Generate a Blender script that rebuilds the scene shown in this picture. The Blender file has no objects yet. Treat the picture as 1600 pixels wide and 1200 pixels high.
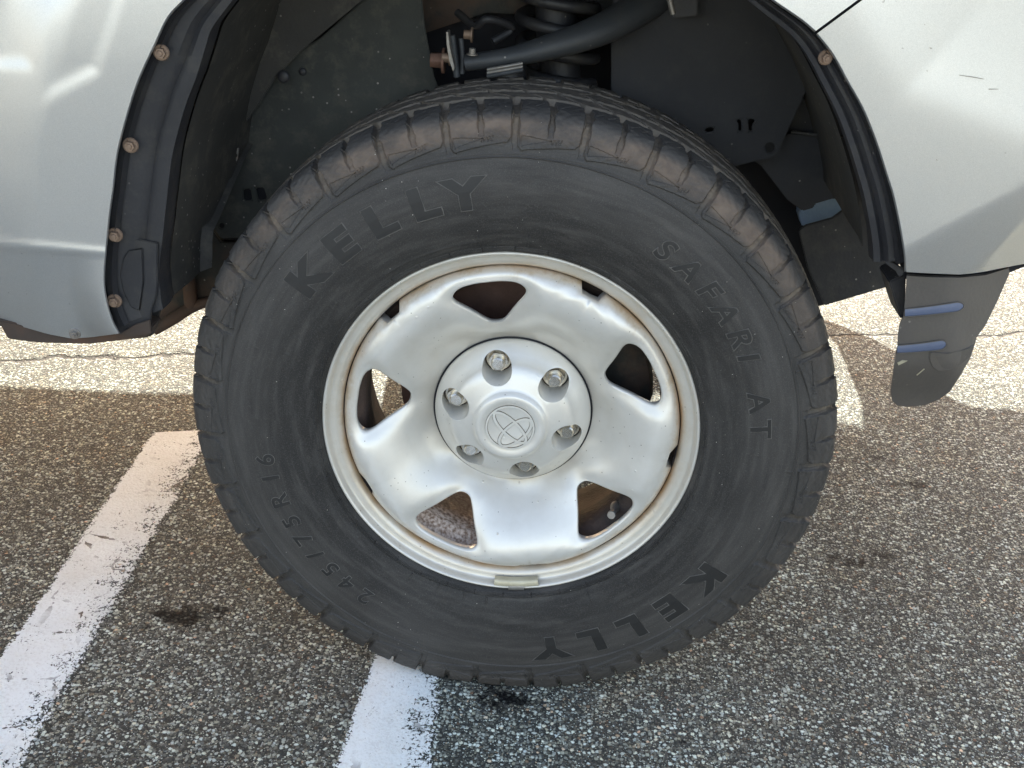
import bpy, bmesh, math, random
import numpy as np
from mathutils import Vector, Matrix
random.seed(4); np.random.seed(4)
PI = math.pi
S = bpy.context.scene

# ------------------------------------------------------------------ camera
CAM = np.array([0.04897, -1.16143, 1.00788]); PITCH, ROLL, YAW, FPX = 0.457416, 0.064699, 0.042571, 1732.52
def cam_rows():
    cx, sx, cz, sz = math.cos(PITCH), math.sin(PITCH), math.cos(YAW), math.sin(YAW)
    F = np.array([-sz*cx, cz*cx, -sx]); R = np.array([cz, sz, 0.]); U = np.cross(R, F)
    c, s = math.cos(ROLL), math.sin(ROLL)
    return np.array([c*R+s*U, -s*R+c*U, F])
CR = cam_rows()
cd = bpy.data.cameras.new('camera'); cam = bpy.data.objects.new('camera', cd); S.collection.objects.link(cam)
cd.sensor_width = 36; cd.lens = 36*FPX/1600; cd.clip_start = .02; cd.clip_end = 900
m4 = Matrix.Identity(4)
for i in range(3):
    m4[i][0] = CR[0][i]; m4[i][1] = CR[1][i]; m4[i][2] = -CR[2][i]; m4[i][3] = CAM[i]
cam.matrix_world = m4; S.camera = cam
def at(px, py, Y):                         # photo pixel -> point on the vertical plane y = Y
    d = ((px-800)/FPX)*CR[0] + ((600-py)/FPX)*CR[1] + CR[2]
    return CAM + d*((Y-CAM[1])/d[1])

# ------------------------------------------------------------------ light
TS, SK = 0.44, 0.12                        # sun slope in the yz plane, sideways drift
sdir = Vector((-SK, 1, TS)).normalized()   # towards the sun, behind the truck
elev = math.asin(sdir.z)
w = bpy.data.worlds.new('World'); S.world = w; w.use_nodes = True
wn = w.node_tree; bg = wn.nodes['Background']
sky = wn.nodes.new('ShaderNodeTexSky'); sky.sky_type = 'NISHITA'; sky.sun_disc = False
sky.sun_elevation = elev; sky.sun_rotation = math.atan2(sdir.x, sdir.y); sky.air_density = 1.0; sky.dust_density = 2.5; sky.ozone_density = 0.6
tint = wn.nodes.new('ShaderNodeMix'); tint.data_type = 'RGBA'; tint.blend_type = 'MULTIPLY'; tint.inputs[0].default_value = 1; tint.inputs[7].default_value = (1.18, .99, .865, 1)
wn.links.new(sky.outputs[0], tint.inputs[6]); wn.links.new(tint.outputs[2], bg.inputs[0]); bg.inputs[1].default_value = 0.15
sl = bpy.data.lights.new('sun', 'SUN'); sl.energy = 3.9; sl.angle = math.radians(.5); sl.color = (1, .97, .86)
so = bpy.data.objects.new('sun', sl); S.collection.objects.link(so)
so.rotation_euler = sdir.to_track_quat('Z', 'Y').to_euler(); so.location = (-.5, 8, 5)
S.view_settings.view_transform = 'Standard'; S.view_settings.look = 'None'
S.view_settings.exposure = 2.3; S.view_settings.gamma = 1

# ------------------------------------------------------------------ node helpers
class NT:
    def __init__(s, name):
        s.m = bpy.data.materials.new(name); s.m.use_nodes = True; s.t = s.m.node_tree
        s.b = s.t.nodes['Principled BSDF']; s.out = s.t.nodes['Material Output']
    def n(s, typ, **k):
        o = s.t.nodes.new('ShaderNode'+typ)
        for a, v in k.items():
            if a[0] == '_': setattr(o, a[1:], v)
            else:
                key = a.replace('__', ' ')
                o.inputs[int(key[1:]) if key[0] == 'i' and key[1:].isdigit() else key].default_value = v
        return o
    def l(s, a, b): s.t.links.new(a, b)
    def coord(s, which='Object'): return s.n('TexCoord').outputs[which]
    def noise(s, vec, scale, detail=3, rough=.5, out=0):
        o = s.n('TexNoise', Scale=scale, Detail=detail, Roughness=rough); s.l(vec, o.inputs['Vector']); return o.outputs[out]
    def vor(s, vec, scale, feat='F1', rnd=1.):
        o = s.n('TexVoronoi', Scale=scale, Randomness=rnd, _feature=feat); s.l(vec, o.inputs['Vector']); return o
    def ramp(s, fac, stops, interp='LINEAR'):
        o = s.n('ValToRGB'); cr = o.color_ramp; cr.interpolation = interp
        while len(cr.elements) < len(stops): cr.elements.new(.5)
        for e, (p, c) in zip(cr.elements, stops):
            e.position = p; e.color = (c, c, c, 1) if not hasattr(c, '__len__') else (*c, 1)
        s.l(fac, o.inputs[0]); return o.outputs[0]
    def math(s, op, a, b=None, c=None, clamp=False):
        o = s.n('Math', _operation=op); o.use_clamp = clamp
        for i, v in enumerate((a, b, c)):
            if v is None: continue
            if isinstance(v, (int, float)): o.inputs[i].default_value = v
            else: s.l(v, o.inputs[i])
        return o.outputs[0]
    def mix(s, fac, a, b, blend='MIX'):
        o = s.n('Mix', _data_type='RGBA', _blend_type=blend)
        for sock, v in ((o.inputs[0], fac), (o.inputs[6], a), (o.inputs[7], b)):
            if isinstance(v, (int, float)): sock.default_value = v
            elif hasattr(v, '__len__'): sock.default_value = (*v, 1)
            else: s.l(v, sock)
        return o.outputs[2]
    def bump(s, h, strength=.3, dist=.001, prev=None):
        o = s.n('Bump', Strength=strength, Distance=dist); s.l(h, o.inputs['Height'])
        if prev is not None: s.l(prev, o.inputs['Normal'])
        return o.outputs[0]
    def xyz(s, vec):
        o = s.n('SeparateXYZ'); s.l(vec, o.inputs[0]); return o.outputs
    def mapping(s, vec, scale=(1, 1, 1), rot=(0, 0, 0)):
        o = s.n('Mapping'); o.inputs['Scale'].default_value = scale; o.inputs['Rotation'].default_value = rot
        s.l(vec, o.inputs[0]); return o.outputs[0]
    def set(s, **k):
        for a, v in k.items():
            i = s.b.inputs[a.replace('__', ' ')]
            if isinstance(v, (int, float)): i.default_value = v
            elif hasattr(v, '__len__'): i.default_value = (*v, 1)
            else: s.l(v, i)
        return s.m

def stones(t, vec):
    """aggregate colour, height"""
    wv = t.n('VectorMath', _operation='ADD'); nz = t.n('TexNoise', Scale=260., Detail=2.); t.l(vec, nz.inputs['Vector'])
    sc = t.n('VectorMath', _operation='SCALE'); t.l(nz.outputs['Color'], sc.inputs[0]); sc.inputs['Scale'].default_value = .004
    t.l(vec, wv.inputs[0]); t.l(sc.outputs[0], wv.inputs[1]); v = wv.outputs[0]
    A = t.vor(v, 190, rnd=1.); B = t.vor(v, 400, rnd=1.)
    def layer(V, cut):
        c = t.n('SeparateColor'); t.l(V.outputs['Color'], c.inputs[0])
        col = t.ramp(c.outputs[0], [(0, (.055, .052, .05)), (.25, (.10, .092, .082)), (.45, (.19, .17, .145)), (.60, (.32, .295, .25)), (.76, (.52, .49, .43)),
                                    (.87, (.78, .75, .68)), (1, (.92, .89, .82))])
        hue = t.ramp(c.outputs[1], [(0, (.62, .66, .72)), (.25, (1, 1, 1)), (.7, (1, .98, .90)), (.93, (1.0, .92, .76)), (.985, (1., .60, .38)), (1, (.9, .42, .25))])
        col = t.mix(.8, col, hue, 'MULTIPLY')
        dist = t.ramp(V.outputs['Distance'], [(0, 1), (cut, .9), (cut+.16, 0)])
        present = t.math('GREATER_THAN', c.outputs[2], .09)
        return col, t.math('MULTIPLY', dist, present)
    ca, ha = layer(A, .42); cb, hb = layer(B, .40)
    binder = (.036, .035, .032)
    col = t.mix(hb, binder, cb); col = t.mix(ha, col, ca)
    h = t.math('MAXIMUM', ha, t.math('MULTIPLY', hb, .6))
    col = t.mix(1, col, (1.0, 1.13, 1.12), 'MULTIPLY'); col = t.mix(t.ramp(t.noise(vec, 900, 2), [(.35, .35), (.6, 0)]), col, (.03, .03, .03))
    return col, h

def mat_asphalt():
    t = NT('asphalt'); v = t.coord(); x, y, z = t.xyz(v)
    col, h = stones(t, v)
    big = t.ramp(t.noise(v, 5, 4), [(.3, .80), (.7, 1.12)]); col = t.mix(1, col, big, 'MULTIPLY')
    rust = t.ramp(t.noise(v, 9, 5), [(.56, 0), (.75, .28)]); col = t.mix(rust, col, t.mix(1, col, (1.2, .82, .5), 'MULTIPLY'))
    # oil drips with their own ragged outlines
    wob = t.noise(v, 45, 5)
    tot = None
    for (px, py, rx, ry, k) in [(-.445, .062, .060, .034, .95), (-.395, .084, .022, .014, .9), (-.485, .03, .022, .010, .8), (.030, -.046, .048, .026, .95), (.0, -.022, .02, .010, .8), (.71, .61, .045, .016, .8), (.66, .70, .03, .012, .5), (.545, .345, .05, .018, .75), (.60, .37, .03, .01, .6),
                                (.25, -.09, .010, .006, .8), (.87, .41, .02, .015, .5), (-.61, .27, .03, .02, .45)]:
        dx = t.math('DIVIDE', t.math('SUBTRACT', x, px), rx); dy = t.math('DIVIDE', t.math('SUBTRACT', y, py), ry)
        d = t.math('SQRT', t.math('ADD', t.math('MULTIPLY', dx, dx), t.math('MULTIPLY', dy, dy)))
        d = t.math('ADD', d, t.math('MULTIPLY', t.math('SUBTRACT', wob, .5), 3.2))
        mk = t.math('MULTIPLY', t.ramp(d, [(.35, 1), (1.35, 0)]), k)
        tot = mk if tot is None else t.math('MAXIMUM', tot, mk)
    hs = t.math('MULTIPLY', tot, t.ramp(h, [(.5, 1), (1, .88)]))
    col = t.mix(hs, col, (.008, .008, .009))
    # the long crack
    n1 = t.noise(v, 3.2, 6, .65); n2 = t.noise(v, 60, 3)
    line = t.math('SUBTRACT', y, t.math('ADD', 1.085, t.math('MULTIPLY', x, .272)))
    line = t.math('ADD', line, t.math('MULTIPLY', t.math('SUBTRACT', n1, .5), .22))
    line = t.math('ABSOLUTE', t.math('ADD', line, t.math('MULTIPLY', t.math('SUBTRACT', n2, .5), .012)))
    crack = t.ramp(line, [(0, 1), (.0042, 1), (.0090, 0)]); col = t.mix(crack, col, (.012, .011, .01))
    hh = t.math('SUBTRACT', h, t.math('MULTIPLY', crack, 3))
    fine = t.noise(v, 700, 2)
    bp = t.bump(hh, 1.0, .0034); bp = t.bump(fine, .25, .0006, bp)
    rg = t.mix(tot, (.85,)*3, (.72,)*3)
    return t.set(Base__Color=col, Roughness=rg, Normal=bp, **{'Specular IOR Level': t.math('SUBTRACT', .35, t.math('MULTIPLY', tot, .34))})

def mat_stripe():
    t = NT('worn_white_paint'); v = t.coord(); uv = t.coord('UV'); u, vv, _ = t.xyz(uv)
    scol, h = stones(t, v)
    wear = t.noise(v, 28, 5, .62); speck = t.vor(v, 210).outputs['Distance']; cellr = t.vor(v, 150); c = t.n('SeparateColor'); t.l(cellr.outputs['Color'], c.inputs[0])
    e0 = t.ramp(u, [(0, 1), (.08, .08), (.45, .05), (.72, .36), (.90, .55), (1, 1.2)])
    k = t.math('ADD', t.math('MULTIPLY', t.math('SUBTRACT', wear, .5), 1.25), t.math('MULTIPLY', e0, .62))
    k = t.math('ADD', k, t.math('MULTIPLY', t.math('SUBTRACT', 1, h), .34))
    k = t.math('ADD', k, t.math('MULTIPLY', t.math('SUBTRACT', t.noise(v, 420, 3), .5), .9))
    hole = t.ramp(k, [(.56, 0), (.63, 1)])
    pits = t.math('MULTIPLY', t.math('GREATER_THAN', c.outputs[0], .94), t.ramp(cellr.outputs['Distance'], [(.2, 1), (.34, 0)]))
    pits = t.math('MULTIPLY', pits, t.ramp(t.noise(v, 12, 3), [(.40, 0), (.58, 1)]))
    # hairline cracks
    cr = t.vor(t.mapping(v, (1, 1, 1)), 14, 'DISTANCE_TO_EDGE'); wobv = t.noise(v, 50, 4)
    hair = t.math('MULTIPLY', t.ramp(t.math('ADD', cr.outputs['Distance'], t.math('MULTIPLY', t.math('SUBTRACT', wobv, .5), .30)), [(0, 1), (.004, 1), (.012, 0)]), t.ramp(t.noise(v, 8, 2), [(.5, 0), (.62, 1)]))
    dirt = t.ramp(t.noise(v, 11, 5), [(.35, (.84, .875, .86)), (.7, (.74, .755, .72))])
    dirt = t.mix(t.ramp(t.noise(v, 300, 3), [(.32, .25), (.5, 0)]), dirt, (.42, .39, .34))
    dirt = t.mix(hair, dirt, (.08, .075, .07))
    al = t.math('SUBTRACT', 1, t.math('MAXIMUM', hole, pits), clamp=True)
    bp = t.bump(h, .35, .0016); bp = t.bump(t.noise(v, 500, 3), .3, .0007, bp)
    return t.set(Base__Color=dirt, Roughness=.62, Alpha=al, Normal=bp)

def mat_paint():
    t = NT('silver_paint'); v = t.coord(); fl = t.vor(v, 2600); c = t.n('SeparateColor'); t.l(fl.outputs['Color'], c.inputs[0])
    col = t.mix(c.outputs[0], (.485, .49, .49), (.60, .605, .60)); x, y, z = t.xyz(v)
    grime = t.math('MULTIPLY', t.ramp(z, [(.40, .55), (.56, .22), (.75, .04), (1, 0)]), t.ramp(t.noise(v, 14, 6), [(.3, .35), (.75, 1)]))
    col = t.mix(grime, col, (.30, .29, .265))
    ch = t.math('GREATER_THAN', t.noise(v, 160, 2), .765)
    col = t.mix(t.math('MULTIPLY', ch, .5), col, (.2, .19, .18))
    bp = t.bump(t.noise(v, 420, 2), .05, .0006); bp = t.bump(c.outputs[1], .05, .0002, bp)
    return t.set(Base__Color=col, Metallic=.72, Roughness=t.ramp(grime, [(0, .33), (.5, .5)]), Normal=bp, **{'Coat Weight': .7, 'Coat Roughness': .06})

def mat_wheelpaint(rusty=False, name='wheel_silver'):
    t = NT(name); v = t.coord(); x, y, z = t.xyz(v)
    r = t.math('SQRT', t.math('ADD', t.math('MULTIPLY', x, x), t.math('MULTIPLY', z, z)))
    col = t.mix(t.noise(v, 9, 4), (.70, .672, .61), (.62, .60, .55))
    if rusty:   # brown run-off that gathers beside the joint between disc and rim
        near = t.ramp(t.math('ABSOLUTE', t.math('SUBTRACT', r, .2040)), [(0, 1), (.0012, .9), (.0045, .25), (.012, 0)])
        near = t.math('MULTIPLY', near, t.ramp(t.noise(v, 16, 5), [(.3, .15), (.62, .95)]))
        col = t.mix(near, col, (.50, .30, .12))
        st_ = t.math('MULTIPLY', t.ramp(r, [(.186, 0), (.199, .55), (.203, .8), (.208, .3), (.222, .15)]), t.ramp(t.noise(v, 42, 7, .7), [(.48, 0), (.62, 1)])); col = t.mix(st_, col, (.46, .34, .20))
        ring = t.ramp(r, [(.206, 0), (.2085, .5), (.222, .35), (.2235, 0)]); col = t.mix(ring, col, (.50, .455, .37))
        cen = t.math('MULTIPLY', t.ramp(r, [(.098, .9), (.110, .45), (.135, 0)]), t.ramp(t.noise(v, 13, 5), [(.3, .3), (.7, 1)]))
        col = t.mix(cen, col, (.36, .315, .25))
    dust = t.ramp(t.noise(v, 30, 7, .68), [(.45, 0), (.8, .30)]); col = t.mix(dust, col, (.47, .42, .34))
    spk = t.vor(v, 240); cc = t.n('SeparateColor'); t.l(spk.outputs['Color'], cc.inputs[0])
    spot = t.math('MULTIPLY', t.math('GREATER_THAN', cc.outputs[0], .955), t.ramp(spk.outputs['Distance'], [(.12, 1), (.2, 0)]))
    col = t.mix(t.math('MULTIPLY', spot, .8), col, (.10, .07, .04))
    bp = t.bump(t.noise(v, 300, 3), .10, .0006)
    drop = t.vor(v, 170); dc = t.n('SeparateColor'); t.l(drop.outputs['Color'], dc.inputs[0])
    dm = t.math('MULTIPLY', t.math('GREATER_THAN', dc.outputs[1], .965), t.ramp(drop.outputs['Distance'], [(0, 1), (.30, 0)]))
    dm = t.math('MULTIPLY', dm, t.ramp(t.noise(v, 10, 2), [(.45, 0), (.6, 1)]))
    bp = t.bump(dm, .8, .0012, bp)
    return t.set(Base__Color=col, Metallic=.36, Roughness=.38, Normal=bp, **{'Coat Weight': .25, 'Coat Roughness': .15})

def mat_rubber(text=False):
    t = NT('tyre_rubber' if not text else 'raised_rubber'); v = t.coord(); x, y, z = t.xyz(v)
    r = t.math('SQRT', t.math('ADD', t.math('MULTIPLY', x, x), t.math('MULTIPLY', z, z)))
    col = t.mix(t.ramp(t.noise(v, 7, 5), [(.35, 0), (.7, 1)]), (.0145, .0135, .0125), (.027, .0255, .0235))
    if text: return t.set(Base__Color=t.mix(t.noise(v, 60, 5), (.0110, .0105, .0100), (.020, .019, .018)), Roughness=.56, Normal=t.bump(t.noise(v, 500, 3), .2, .0006))
    # faint concentric dust bands left on the sidewall
    nb = t.noise(v, 5, 3)
    band = t.ramp(t.math('ADD', r, t.math('MULTIPLY', t.math('SUBTRACT', nb, .5), .05)), [(.23, .03), (.27, .06), (.315, .26), (.34, .22), (.37, .2), (.40, .2)])
    col = t.mix(band, col, (.125, .115, .105))
    ang = t.math('ARCTAN2', z, x); cmb = t.n('CombineXYZ'); t.l(t.math('MULTIPLY', r, 60), cmb.inputs[0]); t.l(t.math('MULTIPLY', ang, 2.2), cmb.inputs[1])
    streak = t.noise(cmb.outputs[0], 1.6, 6, .62); col = t.mix(t.ramp(streak, [(.47, 0), (.72, .38)]), col, (.105, .097, .088)); col = t.mix(t.ramp(streak, [(.28, .45), (.42, 0)]), col, (.012, .012, .012))
    upside = t.ramp(t.math('MULTIPLY_ADD', z, .9, .5), [(.35, 0), (.62, 1)])
    up2 = t.math('MULTIPLY_ADD', upside, .65, .30)
    patch = t.ramp(t.noise(v, 20, 6, .62), [(.34, .15), (.58, 1)])
    side_b = t.math('MULTIPLY', t.ramp(r, [(.350, 0), (.3575, .9), (.3725, 1), (.3765, 0)]), t.ramp(y, [(.0, 1), (.012, 1), (.030, 0)]))
    side_b = t.math('MULTIPLY', t.math('MULTIPLY', side_b, patch), t.ramp(t.math('MULTIPLY_ADD', z, .9, .5), [(.60, .08), (.74, 1)]))
    col = t.mix(side_b, col, t.mix(t.noise(v, 90, 4), (.085, .060, .045), (.19, .145, .11)))
    crown = t.math('MULTIPLY', t.ramp(y, [(.038, 0), (.048, 1)]), t.ramp(t.noise(v, 75, 5), [(.32, .3), (.62, 1)]))
    col = t.mix(t.math('MULTIPLY', crown, .75), col, t.mix(t.noise(v, 110, 4), (.075, .062, .050), (.18, .15, .115)))
    gat = t.n('Attribute'); gat.attribute_name = 'groove'
    gg = t.math('MULTIPLY', gat.outputs['Fac'], t.ramp(t.noise(v, 40, 4), [(.3, .35), (.6, 1)])); gg = t.math('MULTIPLY', gg, t.ramp(r, [(.345, 0), (.352, 1)]))
    col = t.mix(t.math('MULTIPLY', gg, t.math('MULTIPLY_ADD', upside, .55, .08)), col, t.mix(t.noise(v, 120, 3), (.17, .125, .09), (.30, .25, .18)))
    fine = t.noise(v, 900, 3); col = t.mix(t.ramp(fine, [(.5, 0), (.75, .35)]), col, (.13, .12, .11))
    spk = t.vor(v, 230); cc = t.n('SeparateColor'); t.l(spk.outputs['Color'], cc.inputs[0])
    dens = t.ramp(t.noise(v, 13, 4), [(.50, .004), (.70, .32)])
    thr = t.math('SUBTRACT', .995, dens)
    size = t.math('MULTIPLY_ADD', cc.outputs[2], .09, .03)
    spot = t.math('MULTIPLY', t.math('GREATER_THAN', cc.outputs[0], thr), t.math('LESS_THAN', spk.outputs['Distance'], size))
    col = t.mix(spot, col, t.mix(cc.outputs[1], (.30, .27, .23), (.62, .58, .5)))
    bp = t.bump(t.noise(v, 800, 3), .22, .0005); bp = t.bump(t.noise(v, 70, 4), .12, .001, bp); bp = t.bump(spot, .6, .0008, bp)
    return t.set(Base__Color=col, Roughness=t.ramp(t.noise(v, 11, 4), [(.3, .54), (.7, .72)]), Normal=bp, **{'Specular IOR Level': .27})

def mat_rough(name, c0, c1, rough=.7, metal=0., scale=14, speck=.0, rust=0., bumpk=.3, spec=.5):
    t = NT(name); v = t.coord()
    col = t.mix(t.ramp(t.noise(v, scale, 6, .6), [(.3, 0), (.72, 1)]), c0, c1)
    if rust:
        col = t.mix(t.math('MULTIPLY', t.ramp(t.noise(v, 24, 6, .62), [(.44, 0), (.6, 1)]), rust), col, (.12, .058, .032))
    if speck:
        s = t.vor(v, 120); cc = t.n('SeparateColor'); t.l(s.outputs['Color'], cc.inputs[0])
        m = t.math('MULTIPLY', t.math('GREATER_THAN', cc.outputs[0], 1-speck), t.math('LESS_THAN', s.outputs['Distance'], .16))
        m = t.math('MULTIPLY', m, t.ramp(t.noise(v, 7, 3), [(.45, 0), (.6, 1)])); col = t.mix(m, col, (.34, .31, .27))
    mott = t.ramp(t.noise(v, 420, 3, .7), [(.35, 0), (.7, .30)]); col = t.mix(mott, col, c1); col = t.mix(t.ramp(t.noise(v, 3.5, 4), [(.4, .45), (.62, 0)]), col, [c*.45 for c in c0])
    if speck: col = t.mix(t.math('MULTIPLY', t.ramp(t.noise(v, 26, 8, .7), [(.50, 0), (.66, .55)]), min(1., speck*4)), col, (.095, .085, .065))
    bp = t.bump(t.noise(v, 260, 4), bumpk, .001); bp = t.bump(t.noise(v, 30, 4), bumpk*.6, .003, bp)
    return t.set(Base__Color=col, Roughness=rough, Metallic=metal, Normal=bp, **{'Specular IOR Level': spec})

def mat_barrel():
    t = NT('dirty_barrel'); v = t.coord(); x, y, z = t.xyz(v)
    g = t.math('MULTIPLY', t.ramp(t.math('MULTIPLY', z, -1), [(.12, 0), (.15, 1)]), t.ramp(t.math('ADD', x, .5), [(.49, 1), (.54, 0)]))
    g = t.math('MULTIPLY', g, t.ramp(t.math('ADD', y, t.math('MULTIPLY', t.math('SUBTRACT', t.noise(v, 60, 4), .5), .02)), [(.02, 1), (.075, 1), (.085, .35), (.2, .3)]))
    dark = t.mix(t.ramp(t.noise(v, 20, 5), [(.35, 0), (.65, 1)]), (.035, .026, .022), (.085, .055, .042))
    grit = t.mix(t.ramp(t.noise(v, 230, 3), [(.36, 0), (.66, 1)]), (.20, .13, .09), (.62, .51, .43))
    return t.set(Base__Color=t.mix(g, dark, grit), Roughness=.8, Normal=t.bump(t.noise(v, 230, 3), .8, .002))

M = dict(
    asphalt=mat_asphalt(), stripe=mat_stripe(), paint=mat_paint(), disc=mat_wheelpaint(True), cap=mat_wheelpaint(False, 'cap_silver'),
    rubber=mat_rubber(), letters=mat_rubber(True),
    liner=mat_rough('liner_plastic', (.014, .014, .017), (.032, .032, .036), .55, speck=.10, scale=9),
    dusty=mat_rough('dusty_liner', (.026, .025, .023), (.062, .057, .048), .75, speck=.40, scale=8),
    apron=mat_rough('rubber_apron', (.030, .033, .030), (.058, .060, .050), .8, speck=.30, scale=7),
    apron2=mat_rough('dark_apron', (.020, .020, .023), (.034, .034, .036), .75, speck=.04, scale=7),
    frame=mat_rough('frame_steel', (.020, .022, .019), (.050, .044, .036), .7, .1, rust=.55, speck=.12, scale=12),
    rusty=mat_rough('rusty_steel', (.045, .034, .028), (.085, .058, .042), .85, rust=.55, scale=18),
    arm=mat_rough('control_arm', (.034, .038, .043), (.055, .058, .062), .6, speck=.06, scale=10),
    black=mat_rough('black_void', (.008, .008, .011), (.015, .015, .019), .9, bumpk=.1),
    bolt=mat_rough('rusty_bolt', (.17, .115, .08), (.30, .21, .15), .6, .4, scale=90, bumpk=.5),
    chrome=mat_rough('zinc_nut', (.74, .72, .66), (.48, .42, .33), .22, .9, scale=70, bumpk=.15),
    zinc=mat_rough('bright_zinc', (.36, .35, .33), (.22, .19, .16), .45, .6, scale=50),
    rotor=mat_rough('brake_rust', (.11, .060, .045), (.22, .125, .09), .7, .35, rust=.5, scale=26),
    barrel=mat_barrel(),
    weight=mat_rough('wheel_weight', (.62, .57, .42), (.50, .44, .30), .5, .3, scale=60, bumpk=.5),
    spat=mat_rough('deflector_plastic', (.080, .070, .062), (.130, .113, .096), .55, speck=.10, scale=8, bumpk=.25),
    slot=mat_rough('slot_plastic', (.10, .125, .20), (.13, .155, .235), .4, scale=30, bumpk=.1),
    worn=mat_rough('letter_edge_highlight', (.040, .037, .034), (.13, .12, .105), .55, scale=90),  # lighter colour painted as light catching the raised letter outlines
    grime=mat_rough('crevice_grime', (.16, .14, .10), (.24, .21, .16), .7, scale=60),
    sunlit_blue=mat_rough('sunlit_ground_blue', (.50, .66, .85), (.34, .50, .70), .6, scale=60, bumpk=1.),  # pale blue stands in for sunlit ground glimpsed through the gap
    glass=mat_rough('dark_glass', (.02, .022, .024), (.03, .032, .034), .06, bumpk=0.0),
    chrome2=mat_rough('plated_trim', (.6, .6, .6), (.55, .55, .55), .12, 1., bumpk=.0),
    lampred=mat_rough('red_lens', (.45, .02, .02), (.4, .02, .02), .15, bumpk=.0),
)

# ------------------------------------------------------------------ mesh helpers
def link(name, me, parent=None, mat=None):
    o = bpy.data.objects.new(name, me); S.collection.objects.link(o)
    if mat is not None: me.materials.append(M[mat] if isinstance(mat, str) else mat)
    if parent is not None: o.parent = parent
    return o
def mesh(name, V, F, mat, parent=None, smooth=True, auto=None):
    me = bpy.data.meshes.new(name); me.from_pydata([tuple(map(float, p)) for p in V], [], [tuple(map(int, f)) for f in F]); me.validate(); me.update()
    if smooth:
        me.polygons.foreach_set('use_smooth', [True]*len(me.polygons))
        if auto is not None: me.set_sharp_from_angle(angle=math.radians(auto))
    return link(name, me, parent, mat)
def frombm(name, bm, mat, parent=None, auto=35, clean=True):
    if clean: bmesh.ops.recalc_face_normals(bm, faces=bm.faces)
    me = bpy.data.meshes.new(name); bm.to_mesh(me); bm.free()
    me.polygons.foreach_set('use_smooth', [True]*len(me.polygons)); me.set_sharp_from_angle(angle=math.radians(auto))
    return link(name, me, parent, mat)
def grid(name, P, mat, parent=None, wrapu=False, wrapv=False, auto=None, uv=None, flip=False):
    P = np.asarray(P, float); nu, nv = P.shape[:2]
    iu = np.arange(nu if wrapu else nu-1); iv = np.arange(nv if wrapv else nv-1)
    A, B = np.meshgrid(iu, iv, indexing='ij'); A2 = (A+1) % nu; B2 = (B+1) % nv
    F = np.stack([A*nv+B, A2*nv+B, A2*nv+B2, A*nv+B2], -1).reshape(-1, 4)
    if flip: F = F[:, ::-1]
    me = bpy.data.meshes.new(name); me.vertices.add(nu*nv); me.vertices.foreach_set('co', P.reshape(-1))
    me.loops.add(F.size); me.loops.foreach_set('vertex_index', F.reshape(-1).astype(np.int32))
    me.polygons.add(len(F)); me.polygons.foreach_set('loop_start', np.arange(0, F.size, 4, dtype=np.int32)); me.polygons.foreach_set('loop_total', np.full(len(F), 4, np.int32))
    me.update(calc_edges=True); me.validate()
    me.polygons.foreach_set('use_smooth', [True]*len(me.polygons))
    if auto is not None: me.set_sharp_from_angle(angle=math.radians(auto))
    if uv is not None:
        l = me.uv_layers.new(name='UVMap'); vi = np.empty(len(me.loops), np.int32); me.loops.foreach_get('vertex_index', vi)
        l.data.foreach_set('uv', np.asarray(uv, float).reshape(-1, 2)[vi].reshape(-1))
    return link(name, me, parent, mat)
def rev(name, prof, mat, parent, n=256, auto=30):      # prof of (a, r); wheel axis is -y
    th = np.linspace(0, 2*PI, n, endpoint=False); p = np.array(prof, float)
    P = np.stack([p[None, :, 1]*np.cos(th)[:, None], np.broadcast_to(-p[None, :, 0], (n, len(p))), p[None, :, 1]*np.sin(th)[:, None]], -1)
    return grid(name, P, mat, parent, wrapu=True, auto=auto)
def smooth_poly(pts, n):
    pts = np.asarray(pts, float); k = len(pts); out = []
    d = np.r_[0, np.cumsum(np.linalg.norm(np.diff(pts, axis=0), axis=1)**.5)]
    ext = np.vstack([2*pts[0]-pts[1], pts, 2*pts[-1]-pts[-2]]); de = np.r_[-d[1], d, 2*d[-1]-d[-2]]
    for t in np.linspace(0, d[-1], n):
        i = min(max(np.searchsorted(d, t, side='right')-1, 0), k-2)+1
        p0, p1, p2, p3 = ext[i-1:i+3]; t0, t1, t2, t3 = de[i-1:i+3]
        a1 = (t1-t)/(t1-t0)*p0+(t-t0)/(t1-t0)*p1; a2 = (t2-t)/(t2-t1)*p1+(t-t1)/(t2-t1)*p2; a3 = (t3-t)/(t3-t2)*p2+(t-t2)/(t3-t2)*p3
        b1 = (t2-t)/(t2-t0)*a1+(t-t0)/(t2-t0)*a2; b2 = (t3-t)/(t3-t1)*a2+(t-t1)/(t3-t1)*a3
        out.append((t2-t)/(t2-t1)*b1+(t-t1)/(t2-t1)*b2)
    return np.array(out)
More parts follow.
